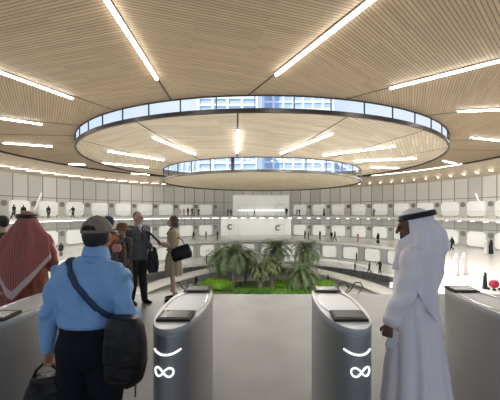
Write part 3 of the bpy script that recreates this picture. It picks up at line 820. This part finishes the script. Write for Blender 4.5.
def drape(body, root, name, m, T, zt, zb, phm, folds_amp=.012, nu=96, nv=60, kf=9, seed=0, thick=.004):
    """head cloth: sheet over the head, open at the face, hanging down the back"""
    vs = []; fs = []; uvs = []
    for j in range(nv+1):
        for i in range(nu+1):
            t = -1+2*i/nu
            zz0 = zt; z1_ = zb(t)
            v = j/nv; z = zt-(zt-z1_)*(v**1.25 if v > 0 else 0)
            dz = zt-z
            rx, ry, cy = lerp_table(T, dz); ph = t*math.radians(lerp_table(phm, dz)[0])
            amp = folds_amp*min(1, max(0, dz-.07)/.20)
            f = amp*math.sin(kf*ph+seed+2*noise.noise(Vector((ph*1.5, z*3, seed))))+amp*.8*noise.noise(Vector((ph*3, z*5, seed+4)))
            f += .006*noise.noise(Vector((ph*5, z*14, seed+9)))
            x = (rx+f)*math.sin(ph); y = cy-(ry+f)*math.cos(ph)
            c = Vector((x, y, z))
            if body.hy and dz < .22:
                w_ = 1-max(0, dz-.1)/.12 if dz > .1 else 1; R = Matrix.Rotation(body.hy*w_, 3, 'Z'); o_ = Vector((body.hc.x, body.hc.y, 0)); c = R @ (c-o_)+o_
            vs.append(c); uvs.append((i/nu, v))
    for j in range(nv):
        for i in range(nu):
            a = j*(nu+1)+i; fs.append((a, a+1, a+nu+2, a+nu+1))
    me = bpy.data.meshes.new(name); me.from_pydata([tuple(v) for v in vs], [], fs); ul = me.uv_layers.new(name='UVMap')
    for l in me.loops: ul.data[l.index].uv = uvs[l.vertex_index]
    me.polygons.foreach_set('use_smooth', [True]*len(fs))
    o = mobj(name, me, m, root); sd_ = o.modifiers.new('s', 'SOLIDIFY'); sd_.thickness = thick; return o
def agal(body, root, z, rx, ry, cy, tilt=.12):
    g = G()
    for dz in (0, .021):
        pts = []
        for i in range(41):
            t = 2*PI*i/40; y = cy-ry*(1-dz*2)*math.cos(t); c = Vector((rx*(1-dz*2)*math.sin(t), y, z+dz-(y-cy)*tilt*-1))
            if body.hy: R = Matrix.Rotation(body.hy, 3, 'Z'); o_ = Vector((body.hc.x, body.hc.y, 0)); c = R @ (c-o_)+o_
            pts.append(c)
        g.tube(pts, .0135, 10, round_=False)
    g.obj('head_cord', M['dark'], root)

def shoe_pair(b, root, m):
    for k in 'LR':
        g = G(); b.foot(g, k, .008); mobj('shoe', g.bake('shoe', .01, 2), m, root)

# ---- the man in the blue shirt, back to us
bx, by = -1.08, 1.90
man = empty('person', (bx, by, 0), 0, 'man in blue shirt and taupe cap seen from behind, carrying black bags', 'person')
B = Body(1.755, 1.16, dict(shL=(-.178, -.01, 1.385), shR=(.178, -.01, 1.385), elL=(-.238, -.04, 1.16), wrL=(-.275, .0, .915), elR=(.262, -.09, 1.165), wrR=(.225, .13, 1.07),
                           hdL=(0.02, .05, -1), pnL=(1, 0, 0), cuL=.75, hdR=(-.2, .9, -.3), pnR=(-1, 0, 0), cuR=.5, head=(.03, .02, 1.632)))
B.skin(man, M['skin'], .0048)
g = G(); B.torso(g, .018, .618, .838, flare=-.0)
rings = []
for z, rx, ry in ((1.075, .168, .128), (1.095, .186, .144), (1.15, .190, .15), (1.20, .200, .15), (1.28, .200, .145)): rings.append(sect(0, -.002, z, rx, ry))
g.loft(rings)
B.arm(g, 'L', .011, .97, 1.0); B.arm(g, 'R', .012, .97, 1.0)
g.tube([(.01, .0, 1.42), (.018, .006, 1.485), (.022, .010, 1.525)], [.088, .074, .064], 20)
for q in (-1, 1): g.tube([(.01, -.005, 1.475), (q*.09, -.012, 1.435), (q*.16, -.015, 1.40)], [.055, .062, .062], 14)
me = g.bake('shirt', .0075, 6)
def shirt_fold(c):
    f = folds(1.9, 8)(c)-.006*max(0, 1-abs(noise.noise(Vector((c.x*5, c.y*5, c.z*3+c.x*3)))*9))
    if abs(c.x) < .2 and c.z < 1.3: f += .005*math.sin(c.z*34+6*noise.noise(c*4)+c.x*18)*max(0, min(1, (1.3-c.z)/.15))
    if abs(c.x) > .2: f += .0065*math.sin(c.z*46+5*noise.noise(c*6)+c.y*12)
    return f*max(0, min(1, (c.z-1.085)/.07))
displace(me, shirt_fold)
shirt = mobj('shirt', me, M['shirt'], man)
bvh = BVHTree.FromPolygons([v.co for v in me.vertices], [tuple(p.vertices) for p in me.polygons])
g = G(); cr_ = []
for a_, b_, z_ in ((.058, .066, 1.49), (.060, .067, 1.556), (.067, .074, 1.557), (.083, .092, 1.492), (.078, .088, 1.488)): cr_.append([(.024+a_*math.cos(t*PI/14), .012+b_*math.sin(t*PI/14), z_-.02*math.sin(t*PI/14)) for t in range(28)])
g.loft(cr_, False); g.obj('collar', M['shirt'], shirt)
for sg, j in ((-1, 'L'), (1, 'R')):
    g = G(); a = B.j['el'+j].lerp(B.j['wr'+j], .80); b = B.j['el'+j].lerp(B.j['wr'+j], 1.0); g.tube([a, b], [.038, .035], 18, round_=False); g.obj('cuff', M['shirt'], shirt)
g = G(); B.torso(g, .008, .462, .622); [B.leg(g, k, .022, 1.03) for k in 'LR']
me = g.bake('trousers', .01, 4); displace(me, folds(.9, 7, 3)); mobj('trousers', me, M['navy'], man)
shoe_pair(B, man, M['black'])
hemisphere_cap(B, man, M['cap'])
g = G(); g.ell(B.HP(0, -.022, .005), (.079, .089, .092), B.HR); g.ell(B.HP(0, -.05, -.035), (.058, .050, .045), B.HR); mobj('hair', g.bake('hair', .006, 1), M['hair'], man)
# shoulder bag with its strap
bag = empty('shoulder_bag', (bx+.295, by-.175, .80), -.12, 'large black shoulder bag with navy strap on the blue shirted man', 'bag')
def soft_bag(root, w_, d_, h_, m, seed, vox=.009, nm='pouch'):
    g = G(); rings = []
    for i in range(13):
        t = i/12; k = (.80+.28*math.sin(PI*min(1, t*1.15)**.8)); k2 = .85 if t > .9 else 1
        rings.append(sect(.0, 0, t*h_, w_/2*k*k2*(.9 if t < .05 else 1), d_/2*(1.15-.45*t)*(.8 if t < .05 else 1), 28, 3.2))
    g.loft(rings); me = g.bake(nm, vox, 3); displace(me, folds(1.2, 9, seed)); return mobj(nm, me, m, root)
soft_bag(bag, .215, .13, .37, M['black'], 5)
g = G(); g.loft([sect(0, -.004, z, a_, b_, 28, 3.2) for z, a_, b_ in ((.12, .118, .076), (.13, .122, .081), (.24, .117, .074), (.33, .104, .062), (.382, .08, .045))])
me = g.bake('flap', .008, 3); displace(me, folds(.7, 8, 2)); mobj('flap', me, M['black'], bag)
g = G(); g.tube([(-.06, -.09, .05), (.06, -.092, .05)], .004, 6); g.tube([(.09, -.05, .03), (.10, -.07, -.03)], .005, 6); g.obj('zip', M['dark'], bag)
pts = []
for t in range(23):
    k = t/22; x = -.095+(.175+.095)*k; z = 1.475-(1.475-1.14)*k**.95
    h_ = bvh.ray_cast(Vector((x, -1, z)), Vector((0, 1, 0)))
    pts.append(Vector((x, (h_[0].y if h_[0] else -.15)-.007, z)))
h_ = bvh.ray_cast(Vector((-.112, 0, 2)), Vector((0, 0, -1)))
ov = []
for yy in (.06, .03, 0, -.03, -.055):
    h_ = bvh.ray_cast(Vector((-.112, yy, 2)), Vector((0, 0, -1)))
    if h_[0]: ov.append(h_[0]+Vector((0, 0, .007)))
pts = ov+pts[1:]+[Vector((.215, -.205, 1.12))]
g = G(); vs = []; fs = []
for i, p in enumerate(pts):
    t = (pts[min(i+1, len(pts)-1)]-pts[max(i-1, 0)]).normalized(); nrm = Vector((0, -1, .1)) if i > 4 else Vector((0, -.2, 1)); sd_ = t.cross(nrm).normalized()*.018
    vs += [p-sd_, p+sd_]
for i in range(len(pts)-1): fs.append((2*i, 2*i+1, 2*i+3, 2*i+2))
off = Vector((bx, by, 0))-Vector(bag.location); g.add([Matrix.Rotation(.12, 3, 'Z') @ (v+off) for v in vs], fs)
o = g.obj('strap', M['navystrap'], bag); q = o.modifiers.new('s', 'SOLIDIFY'); q.thickness = .004; q.offset = 0
# second bag in the left hand
hb = empty('hand_bag', (bx-.285, by-.0, .33), .15, 'black soft bag held low in the left hand of the blue shirted man', 'bag')
soft_bag(hb, .26, .16, .42, M['black'], 8)
g = G(); g.tube([(-.09, 0, .37), (-.06, 0, .45), (-.02, .0, .488), (.02, .0, .488), (.06, 0, .45), (.09, 0, .37)], .009, 8); g.obj('handle', M['black'], hb)

# ---- the man in the white robe
kx, ky = 1.235, 2.42; kr = math.radians(58)
kan = empty('person', (kx, ky, 0), kr, 'man in white robe and head cloth with black cord, right of the gates', 'person')
K = Body(1.80, 1.05, dict(elL=(-.265, .045, 1.17), wrL=(-.275, .155, .93), hdL=(.02, .10, -1), pnL=(1, 0, 0), cuL=.8, elR=(.255, .03, 1.17), wrR=(.25, .13, .94), hdR=(0, .2, -1), cuR=.4,
                          head=(0, .035, 1.672), head_yaw=.12, head_pitch=-.25))
K.skin(kan, M['skin_d'], .0048)
g = G(); K.torso(g, .02, .60, .842)
rings = []
for z, rx, ry, cy in ((.10, .30, .27, -.005), (.3, .285, .25, -.005), (.55, .262, .22, -.005), (.80, .238, .185, -.004), (1.0, .222, .165, 0), (1.2, .212, .155, .005), (1.35, .20, .145, .0), (1.42, .185, .125, 0)):
    rings.append(sect(0, cy, z, rx, ry, 40, 2.2))
g.loft(rings); K.arm(g, 'L', .030, .86, 1.25); K.arm(g, 'R', .030, .9, 1.25)
g.tube([(0, .0, 1.45), (0, .01, 1.53)], [.075, .062], 16)
me = g.bake('robe', .009, 5)
def kfold(c):
    a = math.atan2(c.y, c.x); f = folds(.9, 6, 2)(c); k = max(0, min(1, (1.15-c.z)/.6))
    f += k*.018*math.sin(13*a+2.5*noise.noise(Vector((a*2, c.z*1.2, 3)))+c.z*1.2)
    if c.z > 1.0 and abs(c.x) > .2: f += .006*math.sin(c.z*40+c.y*14)
    return f
displace(me, kfold); robe = mobj('robe', me, M['kandura'], kan)
TG = [(0, .0, .0, -.005), (.012, .045, .055, -.005), (.04, .078, .095, -.006), (.09, .092, .118, -.012), (.14, .102, .145, -.026), (.20, .116, .162, -.036), (.26, .138, .168, -.032), (.32, .180, .180, -.022), (.37, .222, .170, -.01), (.45, .235, .178, -.005), (.60, .235, .19, 0), (.9, .235, .185, 0)]
PH = [(0, 178), (.05, 176), (.09, 128), (.12, 118), (.20, 116), (.26, 135), (.34, 150), (.45, 150), (.6, 120), (1, 90)]
drape(K, kan, 'head_cloth', M['ghutra'], TG, 1.815, lambda t: 1.815-(.50+.34*max(0, 1-abs(t+.40)*2.4)+.02*math.sin(t*9)), PH, .024, kf=8, seed=1)
agal(K, kan, 1.742, .100, .130, -.012, -.22)
g = G(); g.ell(K.HP(0, .072, -.085), (.034, .028, .032), K.HR); g.ell(K.HP(0, .084, -.05), (.026, .012, .008), K.HR); me = g.bake('beard', .006, 1); mobj('beard', me, M['hair'], kan)
shoe_pair(K, kan, M['black'])
g = G(); ph = K.j['wrL']+K.j['hdL']*.11+Vector((-.002, -.035, 0)); g.box((0, 0, 0), (.010, .072, .145)); po = g.obj('phone', M['paper'], None, False, .004)
Rk = Matrix.Rotation(kr, 4, 'Z'); po.location = Vector((kx, ky, 0))+(Rk @ ph.to_4d()).to_3d(); po.rotation_euler = (.25, 0, kr); tag(po, 'white phone held in the hand of the man in the white robe', 'phone')
g = G(); g.box((.0062, 0, 0), (.002, .062, .125)); g.obj('phone_screen', M['reader'], po, False)
g = G(); q = K.j['wrL']; g.tube([q+K.j['hdL']*-.018+Vector((.030*math.cos(t*PI/10), .030*math.sin(t*PI/10), 0)) for t in range(21)], .006, 8, round_=False); g.obj('watch_strap', M['dark'], kan)

# ---- man in the red checked head cloth
rx_, ry_ = -2.86, 3.65
rk = empty('person', (rx_, ry_, 0), math.radians(20), 'man in red and white checked head cloth and dull red robe at left', 'person')
Rm = Body(1.76, .98, dict(elR=(.245, .03, 1.18), wrR=(.20, .2, 1.05), hdR=(0, 1, -.2), head_yaw=.2))
Rm.skin(rk, M['skin'], .009)
g = G(); Rm.torso(g, .02, .60, .842)
g.loft([sect(0, 0, z, a, b, 36, 2.2) for z, a, b in ((.08, .26, .22), (.5, .25, .2), (.9, .225, .18), (1.2, .20, .16), (1.38, .185, .14))])
Rm.arm(g, 'L', .032, .95, 1.2); Rm.arm(g, 'R', .032, .95, 1.2)
me = g.bake('robe', .012, 4); displace(me, kfold); mobj('robe', me, M['maroon'], rk)
TR = [(0, .0, .0, .01), (.012, .045, .055, .005), (.04, .075, .095, 0), (.10, .095, .12, -.006), (.16, .12, .135, -.01), (.24, .165, .145, -.01), (.32, .235, .165, -.005), (.42, .268, .20, 0), (.60, .305, .235, 0), (1.0, .33, .25, 0)]
PR = [(0, 178), (.05, 176), (.09, 130), (.14, 122), (.22, 130), (.34, 140), (.6, 125), (1, 110)]
drape(Rm, rk, 'head_cloth', GHRED, TR, 1.79, lambda t: 1.79-(.42+.62*max(0, 1-abs(t+.10)*1.25)), PR, .016, kf=9, seed=5)
agal(Rm, rk, 1.725, .101, .128, -.003, .05)
shoe_pair(Rm, rk, M['black'])

# ---- the grey suited man
def dressed(name, label, loc, rz, H, b, pose, skinm, voxel=.010):
    root = empty('person', loc, rz, label, 'person'); bd = Body(H, b, pose); bd.skin(root, skinm, voxel); return root, bd
sx, sy = -2.44, 5.88
su, S = dressed('person', 'balding man in grey suit and red tie facing the woman in the beige coat', (sx, sy, 0), math.radians(-125), 1.80, 1.17,
                dict(elR=(.24, -.03, 1.14), wrR=(.245, .05, .89), elL=(-.23, -.02, 1.15), wrL=(-.17, .20, 1.06), hdL=(.3, 1, 0), head_yaw=.35, anL=(-.10, .08, .08), anR=(.09, -.06, .08)), M['skin_l'])
g = G(); S.torso(g, .022, .47, .838, flare=.012); S.arm(g, 'L', .016, .96); S.arm(g, 'R', .016, .96)
me = g.bake('jacket', .011, 4); displace(me, folds(.8, 8, 1)); jk = mobj('jacket', me, M['grey'], su)
g = G(); g.add([(-.055, .122, 1.46), (.055, .122, 1.46), (.018, .152, 1.22), (-.018, .152, 1.22)], [(0, 1, 2, 3)]); g.tube([(0, .07, 1.50), (0, .118, 1.40), (0, .136, 1.25)], [.042, .042, .012], 10, flat=1); g.obj('dress_shirt', M['whitecloth'], su)
g = G(); g.tube([(0, .150, 1.475), (0, .158, 1.44), (0, .172, 1.36), (0, .168, 1.24)], [.017, .013, .020, .02], 8, flat=1); g.obj('tie', M['tie'], su)
g = G(); S.torso(g, .008, .462, .56); [S.leg(g, k, .018, 1.03) for k in 'LR']; mobj('trousers', g.bake('trousers', .012, 3), M['darksuit'], su)
shoe_pair(S, su, M['black']); hair_short(S, su, M['hair_g'], .97, voxel=.009)
co = empty('coat', (sx+.31, sy-.02, .60), math.radians(-125), 'dark coat draped over the forearm of the grey suited man', 'coat')
g = G(); g.loft([sect(0, 0, z, a, b, 24, 2.4) for z, a, b in ((0, .10, .04), (.15, .12, .055), (.35, .10, .06), (.46, .07, .06), (.50, .04, .04))]); me = g.bake('cloth', .012, 3); displace(me, folds(2, 9, 4)); mobj('cloth', me, M['darksuit'], co)

# ---- woman in the beige coat
wx, wy = -1.80, 6.10
wo, W = dressed('person', 'woman with brown bobbed hair in belted beige coat talking to the suited man', (wx, wy, 0), math.radians(105), 1.70, .9,
                dict(elL=(-.21, .0, 1.10), wrL=(-.09, .22, 1.14), hdL=(.45, .9, .2), pnL=(.6, 0, .5), elR=(.20, .02, 1.08), wrR=(.09, .22, 1.13), hdR=(-.45, .9, .2), cuL=.6, cuR=.6, head_yaw=-.1), M['skin_l'])
g = G(); W.torso(g, .025, .57, .838); W.arm(g, 'L', .018, .95); W.arm(g, 'R', .018, .95)
g.loft([sect(0, 0, z, a, b, 32, 2.2) for z, a, b in ((.50, .205, .175), (.7, .195, .165), (.9, .175, .14), (1.0, .148, .115), (1.06, .15, .115))])
me = g.bake('trench_coat', .011, 4)
displace(me, lambda c: folds(.8, 8, 1)(c)+(.009*math.sin(11*math.atan2(c.y, c.x)) if c.z < .95 else 0)); tr_ = mobj('trench_coat', me, M['trench'], wo)
g = G(); g.tube([(.165*math.cos(t*PI/16), .13*math.sin(t*PI/16), 1.02) for t in range(33)], .018, 8, round_=False); g.obj('belt', M['trench'], tr_)
g = G(); g.tube([(-.05, .05, 1.44), (0, .118, 1.34), (.05, .05, 1.44), (0, -.04, 1.45), (-.05, .05, 1.44)], .02, 8); g.obj('scarf', M['hair'], wo)
g = G(); P, R = W.HP, W.HR
g.ell(P(0, -.036, .032), (.092, .094, .10), R); g.ell(P(0, -.07, -.05), (.085, .062, .085), R); [g.ell(P(s_*.078, -.02, -.04), (.024, .038, .07), R) for s_ in (-1, 1)]
me = g.bake('hair', .009, 2); displace(me, lambda c: .006*noise.noise(c*45)); mobj('hair', me, M['hair_b'], wo)
shoe_pair(W, wo, M['black'])
fo = G(); fo.box((0, 0, 0), (.03, .26, .36)); fobj = fo.obj('folder', M['black'], None, False, .006); fobj.location = (wx-.36, wy-.10, 1.28); fobj.rotation_euler = (0, -.75, .35)
tag(fobj, 'black folder held out by the woman in the beige coat', 'folder')
g = G(); g.box((.017, 0, 0), (.004, .22, .32)); g.obj('sheet', M['darksuit'], fobj, False)
hbg = empty('handbag', (wx+.24, wy-.16, .84), math.radians(-8), 'black leather handbag on the arm of the woman in the beige coat', 'handbag')
g = G(); Rr = Matrix.Rotation(-.30, 3, 'Y')*1.15
rings = [[Rr @ Vector(p) for p in sect(0, 0, z, a, b, 24, 3.5)] for z, a, b in ((0, .16, .06), (.06, .185, .075), (.16, .18, .06), (.24, .165, .03))]
g.loft(rings); mobj('pouch', g.bake('pouch', .01, 2), M['black'], hbg)
g = G(); g.tube([Rr @ Vector(p) for p in ((-.10, 0, .22), (-.08, 0, .33), (-.03, 0, .38), (.03, 0, .38), (.08, 0, .33), (.10, 0, .22))], .009, 8); g.obj('handle', M['black'], hbg)

# ---- two women behind the cap, one man at far left
wr, Q = dressed('person', 'woman in dark blue headwrap and orange print scarf behind the capped man', (-2.66, 5.2, 0), math.radians(-150), 1.70, .95, dict(elR=(.22, .02, 1.08), wrR=(.12, .2, 1.1), hdR=(-.5, .8, .2)), M['skin_d'], .012)
g = G(); Q.torso(g, .025, .50, .838); Q.arm(g, 'L', .022, .95); Q.arm(g, 'R', .022, .95); g.loft([sect(0, 0, z, a, b, 28) for z, a, b in ((.15, .24, .2), (.6, .2, .17), (1.0, .16, .13))])
me = g.bake('dress', .013, 3); displace(me, folds(1, 8, 3)); mobj('dress', me, M['print_'], wr)
g = G(); g.ell(Q.HP(0, -.02, .035), (.092, .105, .098), Q.HR); g.ell(Q.HP(0, -.08, .03), (.06, .05, .06), Q.HR); mobj('headwrap', g.bake('headwrap', .01, 2), M['bluewrap'], wr)
g = G(); g.loft([sect(0, .01, z, a, b, 24) for z, a, b in ((1.22, .13, .13), (1.32, .17, .14), (1.40, .13, .12), (1.46, .07, .07))]); me = g.bake('scarf', .012, 2); displace(me, folds(2, 12, 3)); mobj('scarf', me, M['orange'], wr)
ht, T_ = dressed('person', 'shorter person in wide brown hat and dark print coat beside the suited man', (-2.58, 5.55, 0), math.radians(160), 1.56, .95, dict(elL=(-.2, .02, 1.0), wrL=(-.08, .2, 1.02), hdL=(.5, .8, .2)), M['skin_l'], .012)
g = G(); T_.torso(g, .025, .50, .838); T_.arm(g, 'L', .02, .95); T_.arm(g, 'R', .02, .95); g.loft([sect(0, 0, z, a, b, 28) for z, a, b in ((.35, .2, .17), (.6, .19, .16), (.95, .16, .13))])
me = g.bake('coat', .013, 3); displace(me, folds(1, 8, 3)); mobj('coat', me, M['print_'], ht)
g = G(); c = T_.HP(0, -.01, .03); g.loft([[(c.x+a*math.cos(t*PI/12), c.y+a*math.sin(t*PI/12), c.z+z) for t in range(24)] for a, z in ((.165, -.035), (.168, -.022), (.10, .01), (.092, .07), (.06, .10), (.02, .108))]); g.obj('hat', M['straw'], ht)
shoe_pair(T_, ht, M['black']); shoe_pair(Q, wr, M['black'])
pbx = G(); pbx.loft([sect(0, 0, z, a, b, 20, 3) for z, a, b in ((0, .06, .04), (.06, .08, .05), (.12, .06, .03))]); pb = pbx.obj('pink_bag', M['pink']); pb.location = (-2.42, 5.0, 1.12); tag(pb, 'small pale pink bag held between the headwrapped woman and the suited man', 'bag')
fm, U = dressed('person', 'dark haired man in black suit at the left edge behind the checked head cloth', (-4.32, 5.0, 0), math.radians(70), 1.72, 1.0, {}, M['skin_l'], .012)
g = G(); U.torso(g, .022, .47, .838, flare=.012); U.arm(g, 'L', .016, .96); U.arm(g, 'R', .016, .96); mobj('jacket', g.bake('jacket', .013, 3), M['darksuit'], fm)
g = G(); U.torso(g, .008, .462, .56); [U.leg(g, k, .018, 1.03) for k in 'LR']; mobj('trousers', g.bake('trousers', .014, 3), M['darksuit'], fm)
g = G(); g.tube([(0, 0, 1.42), (0, .01, 1.47)], [.07, .058], 16); g.obj('collar', M['whitecloth'], fm)
shoe_pair(U, fm, M['black']); hair_short(U, fm, M['hair'], 1.06, voxel=.01)

# ---- distant figures on the galleries
PROTO = {}
def small_mesh(kind, cloth):
    key = (kind, cloth)
    if key in PROTO: return PROTO[key]
    pose = {}
    if kind == 'walk': pose = dict(knL=(-.09, .16, .47), anL=(-.10, .28, .10), knR=(.09, .04, .46), anR=(.10, -.28, .13), elL=(-.23, -.12, 1.13), wrL=(-.24, -.12, .90), elR=(.23, .06, 1.13), wrR=(.24, .22, .98))
    if kind == 'arms': pose = dict(elL=(-.3, .08, 1.2), wrL=(-.42, .2, 1.05), elR=(.3, .08, 1.2), wrR=(.42, .2, 1.05), anL=(-.2, 0, .08), anR=(.2, .05, .08))
    b = Body(1.75, 1.05, pose); g = G(); b.torso(g, .02); [b.arm(g, k, .02) for k in 'LR']; [b.leg(g, k, .02) for k in 'LR']; [b.foot(g, k, .01) for k in 'LR']; b.headgeo(g)
    for k in 'LR': g.ell(b.j['wr'+k]+b.j['hd'+k]*.07, (.03, .04, .07))
    if kind == 'robe': g.loft([sect(0, 0, z, a, c, 20) for z, a, c in ((.04, .27, .24), (.6, .23, .19), (1.1, .2, .15), (1.38, .18, .12))]); g.ell((0, -.02, 1.62), (.115, .13, .14)); g.ell((0, -.05, 1.45), (.17, .12, .14))
    if kind == 'seat': pass
    me = g.bake('person', .028, 1)
    for m_ in (M[cloth], M['skin'], M['hair'] if cloth != 'kandura' else M['ghutra']): me.materials.append(m_)
    for p in me.polygons:
        c = p.center
        if c.z > 1.50 and c.y > (.05 if kind == 'robe' else .03) and c.z < 1.70: p.material_index = 1
        elif c.z > 1.52: p.material_index = 2
    PROTO[key] = me; return me
def dot(kind, cloth, u, r, z, label, rz=0, s=1.0, xy=None):
    x, y = xy or on_ring(u, r)
    o = bpy.data.objects.new('person', small_mesh(kind, cloth)); COL.objects.link(o); o.location = (x, y, z); o.rotation_euler = (0, 0, rz); o.scale = (s, s, s)
    tag(o, label, 'person', 'distant visitors on the galleries')
UP = [('walk', 'darksuit', 14, 1.5, 'dark figure on upper gallery above the left edge man', 1.12), ('stand', 'darksuit', 23.5, 1, 'second dark figure on upper gallery at far left, over the checked head cloth', 1.1),
      ('stand', 'darksuit', 48.5, 0, 'dark figure on upper gallery just left of the cap', 1.1), ('arms', 'darksuit', 73, 3, 'dark figure with arms out on upper gallery above the blue shirt shoulder', 1.1),
      ('robe', 'kandura', 180, 1, 'white robed figure at the left end of the upper gallery cluster', 1), ('stand', 'red', 184, 2, 'red clad figure in the upper gallery cluster right of the woman', 1), ('stand', 'darksuit', 188, 2.5, 'tall dark figure in the middle of the upper gallery cluster', 1.15),
      ('walk', 'darksuit', 192, 4, 'dark walking figure in the upper gallery cluster', 1.1), ('arms', 'darksuit', 198.5, 3, 'dark figure at the right end of the upper gallery cluster', 1.0),
      ('walk', 'darksuit', 228, 2, 'dark figure left of the bright upper panel, first of a pair', 1), ('stand', 'darksuit', 231, 3, 'dark figure left of the bright upper panel, second of the pair', .95),
      ('walk', 'darksuit', 254.5, 1, 'dark leaning figure in front of the bright upper panel', .9), ('stand', 'darksuit', 286.5, 0, 'tall dark upright figure at the right end of the bright upper panel', 1.15),
      ('walk', 'darksuit', 297, 1, 'dark figure leaning right of the bright upper panel', .95), ('arms', 'darksuit', 299.5, 2, 'dark figure close beside the leaning one right of the bright panel', 1),
      ('robe', 'darksuit', 324, 2, 'black robed figure on upper gallery above the rightmost tall palm', 1.05), ('robe', 'kandura', 345, 2, 'white robed figure on upper gallery right of the palms', 1.05), ('stand', 'grey', 374, 2, 'grey figure on upper gallery left of the white robed man', 1)]
for k, c, u, rz, lb, s in UP: dot(k, c, u, 33.2, ZA, lb, rz, s)
MD = [('walk', 'darksuit', 193.5, 28, 1, 'dark figure on middle gallery, first right of the woman', 1.05), ('stand', 'darksuit', 206, 28, 2, 'dark figure on middle gallery, second right of the woman', 1.05), ('arms', 'darksuit', 217.5, 28, 2, 'dark figure on middle gallery left of the C emblem', 1.05),
      ('stand', 'darksuit', 305, 28.5, 1, 'dark figure on middle gallery above the rightmost tall palm', 1.1), ('stand', 'grey', 308.5, 27.5, 1, 'grey figure beside the dark one above the rightmost tall palm', .95), ('stand', 'darksuit', 320, 28.5, 2, 'lone dark upright figure on middle gallery right of the palms', 1.1),
      ('walk', 'darksuit', 331.5, 28, 3, 'left one of a dark pair on middle gallery', 1.05), ('walk', 'darksuit', 335, 26.8, 1, 'right and taller one of a dark pair on middle gallery', 1.15), ('arms', 'pink', 358, 27.5, 2, 'figure in pink and red on middle gallery', 1.0),
      ('robe', 'darksuit', 378, 28, 2, 'slim black robed figure on middle gallery left of the white robed man', 1.12), ('stand', 'darksuit', 61, 26.3, 1, 'dark figure on middle gallery left of the blue shoulder', 1.05)]
for k, c, u, r, rz, lb, s in MD: dot(k, c, u, r, ZB, lb, rz, s)
for k, c, u, v, rz, lb, s in [('walk', 'darksuit', 452, 250.5, 1.6, 'tall dark walking figure before a lit pod right of the white robed man', 1.22), ('robe', 'kandura', 456, 275, .5, 'left one of two white robed figures walking on the pale floor at right', 1.15),
                              ('robe', 'kandura', 464, 274, .3, 'right one of two white robed figures walking on the pale floor at right', 1.15), ('robe', 'kandura', 486, 254, .3, 'white robed figure near the right edge', 1.15),
                              ('robe', 'darksuit', 491, 254, .3, 'black robed figure near the right edge beside the white robed one', 1.15)]:
    p = at(u, v, ZB); dot(k, c, u, 0, ZB, lb, rz, s, (p.x, p.y))
for k, c, u, v, rz, lb, s in [('stand', 'darksuit', 356.5, 261.5, 1, 'dark figure by a lit pod on the lowest gallery', 1.1), ('stand', 'darksuit', 370, 260.5, 1, 'dark figure between lit pods on the lowest gallery', 1.0),
                              ('stand', 'darksuit', 355, 272, 1, 'left one of three dark figures at the lowest gallery edge', .95),
                              ('walk', 'darksuit', 369.5, 273, 1, 'middle one of three dark figures at the lowest gallery edge', 1.1), ('arms', 'darksuit', 380, 273.5, 2, 'dark figure with arms spread at the lowest gallery edge', 1.25),
                              ('stand', 'darksuit', 206.5, 264, 2, 'dark figure on the lowest gallery left of the palms', 1.1)]:
    p = at(u, v, ZC); dot(k, c, u, 0, ZC, lb, rz, s, (p.x, p.y))
for k, c, u, v, rz, lb, s in [('stand', 'darksuit', 328, 287.5, 1, 'dark figure on the garden floor right of the hedge', 1.3), ('stand', 'darksuit', 240, 290, 1, 'dark figure in the garden between the front palms', .8),
                              ('stand', 'darksuit', 196, 288, 1, 'dark figure on the garden floor just above the left gate', 1.2), ('walk', 'darksuit', 204, 289, 1, 'second dark figure on the garden floor above the left gate', 1.0)]:
    p = at(u, v, ZG); dot(k, c, u, 0, ZG+.0, lb, rz, s, (p.x, p.y))
# seated figures with a red pushchair near the right edge
p = at(485, 289, ZB); dot('robe', 'darksuit', 485, 0, ZB, 'dark robed figure standing beside a red pushchair at the right edge', .6, .72, (p.x, p.y))
p = at(494, 290, ZB); pc = empty('pushchair', (p.x, p.y, ZB), .4, 'red pushchair at the right edge of the pale floor', 'pushchair')
g = G(); g.ell((0, 0, .45), (.42, .30, .30)); g.obj('hood', M['red'], pc)
for sx_ in (-1, 1):
    for sy_ in (-1, 1):
        g = G(); g.tube([(sx_*.28-.02, sy_*.2, .10), (sx_*.28+.02, sy_*.2, .10)], .09, 12); g.obj('wheel', M['dark'], pc)
g = G(); g.tube([(-.28, -.2, .15), (0, 0, .3), (.28, .2, .15)], .02, 6); g.tube([(.28, -.2, .15), (0, 0, .3), (-.28, .2, .15)], .02, 6); g.tube([(.3, 0, .4), (.5, 0, .8)], .02, 6); g.obj('frame', M['dark'], pc)
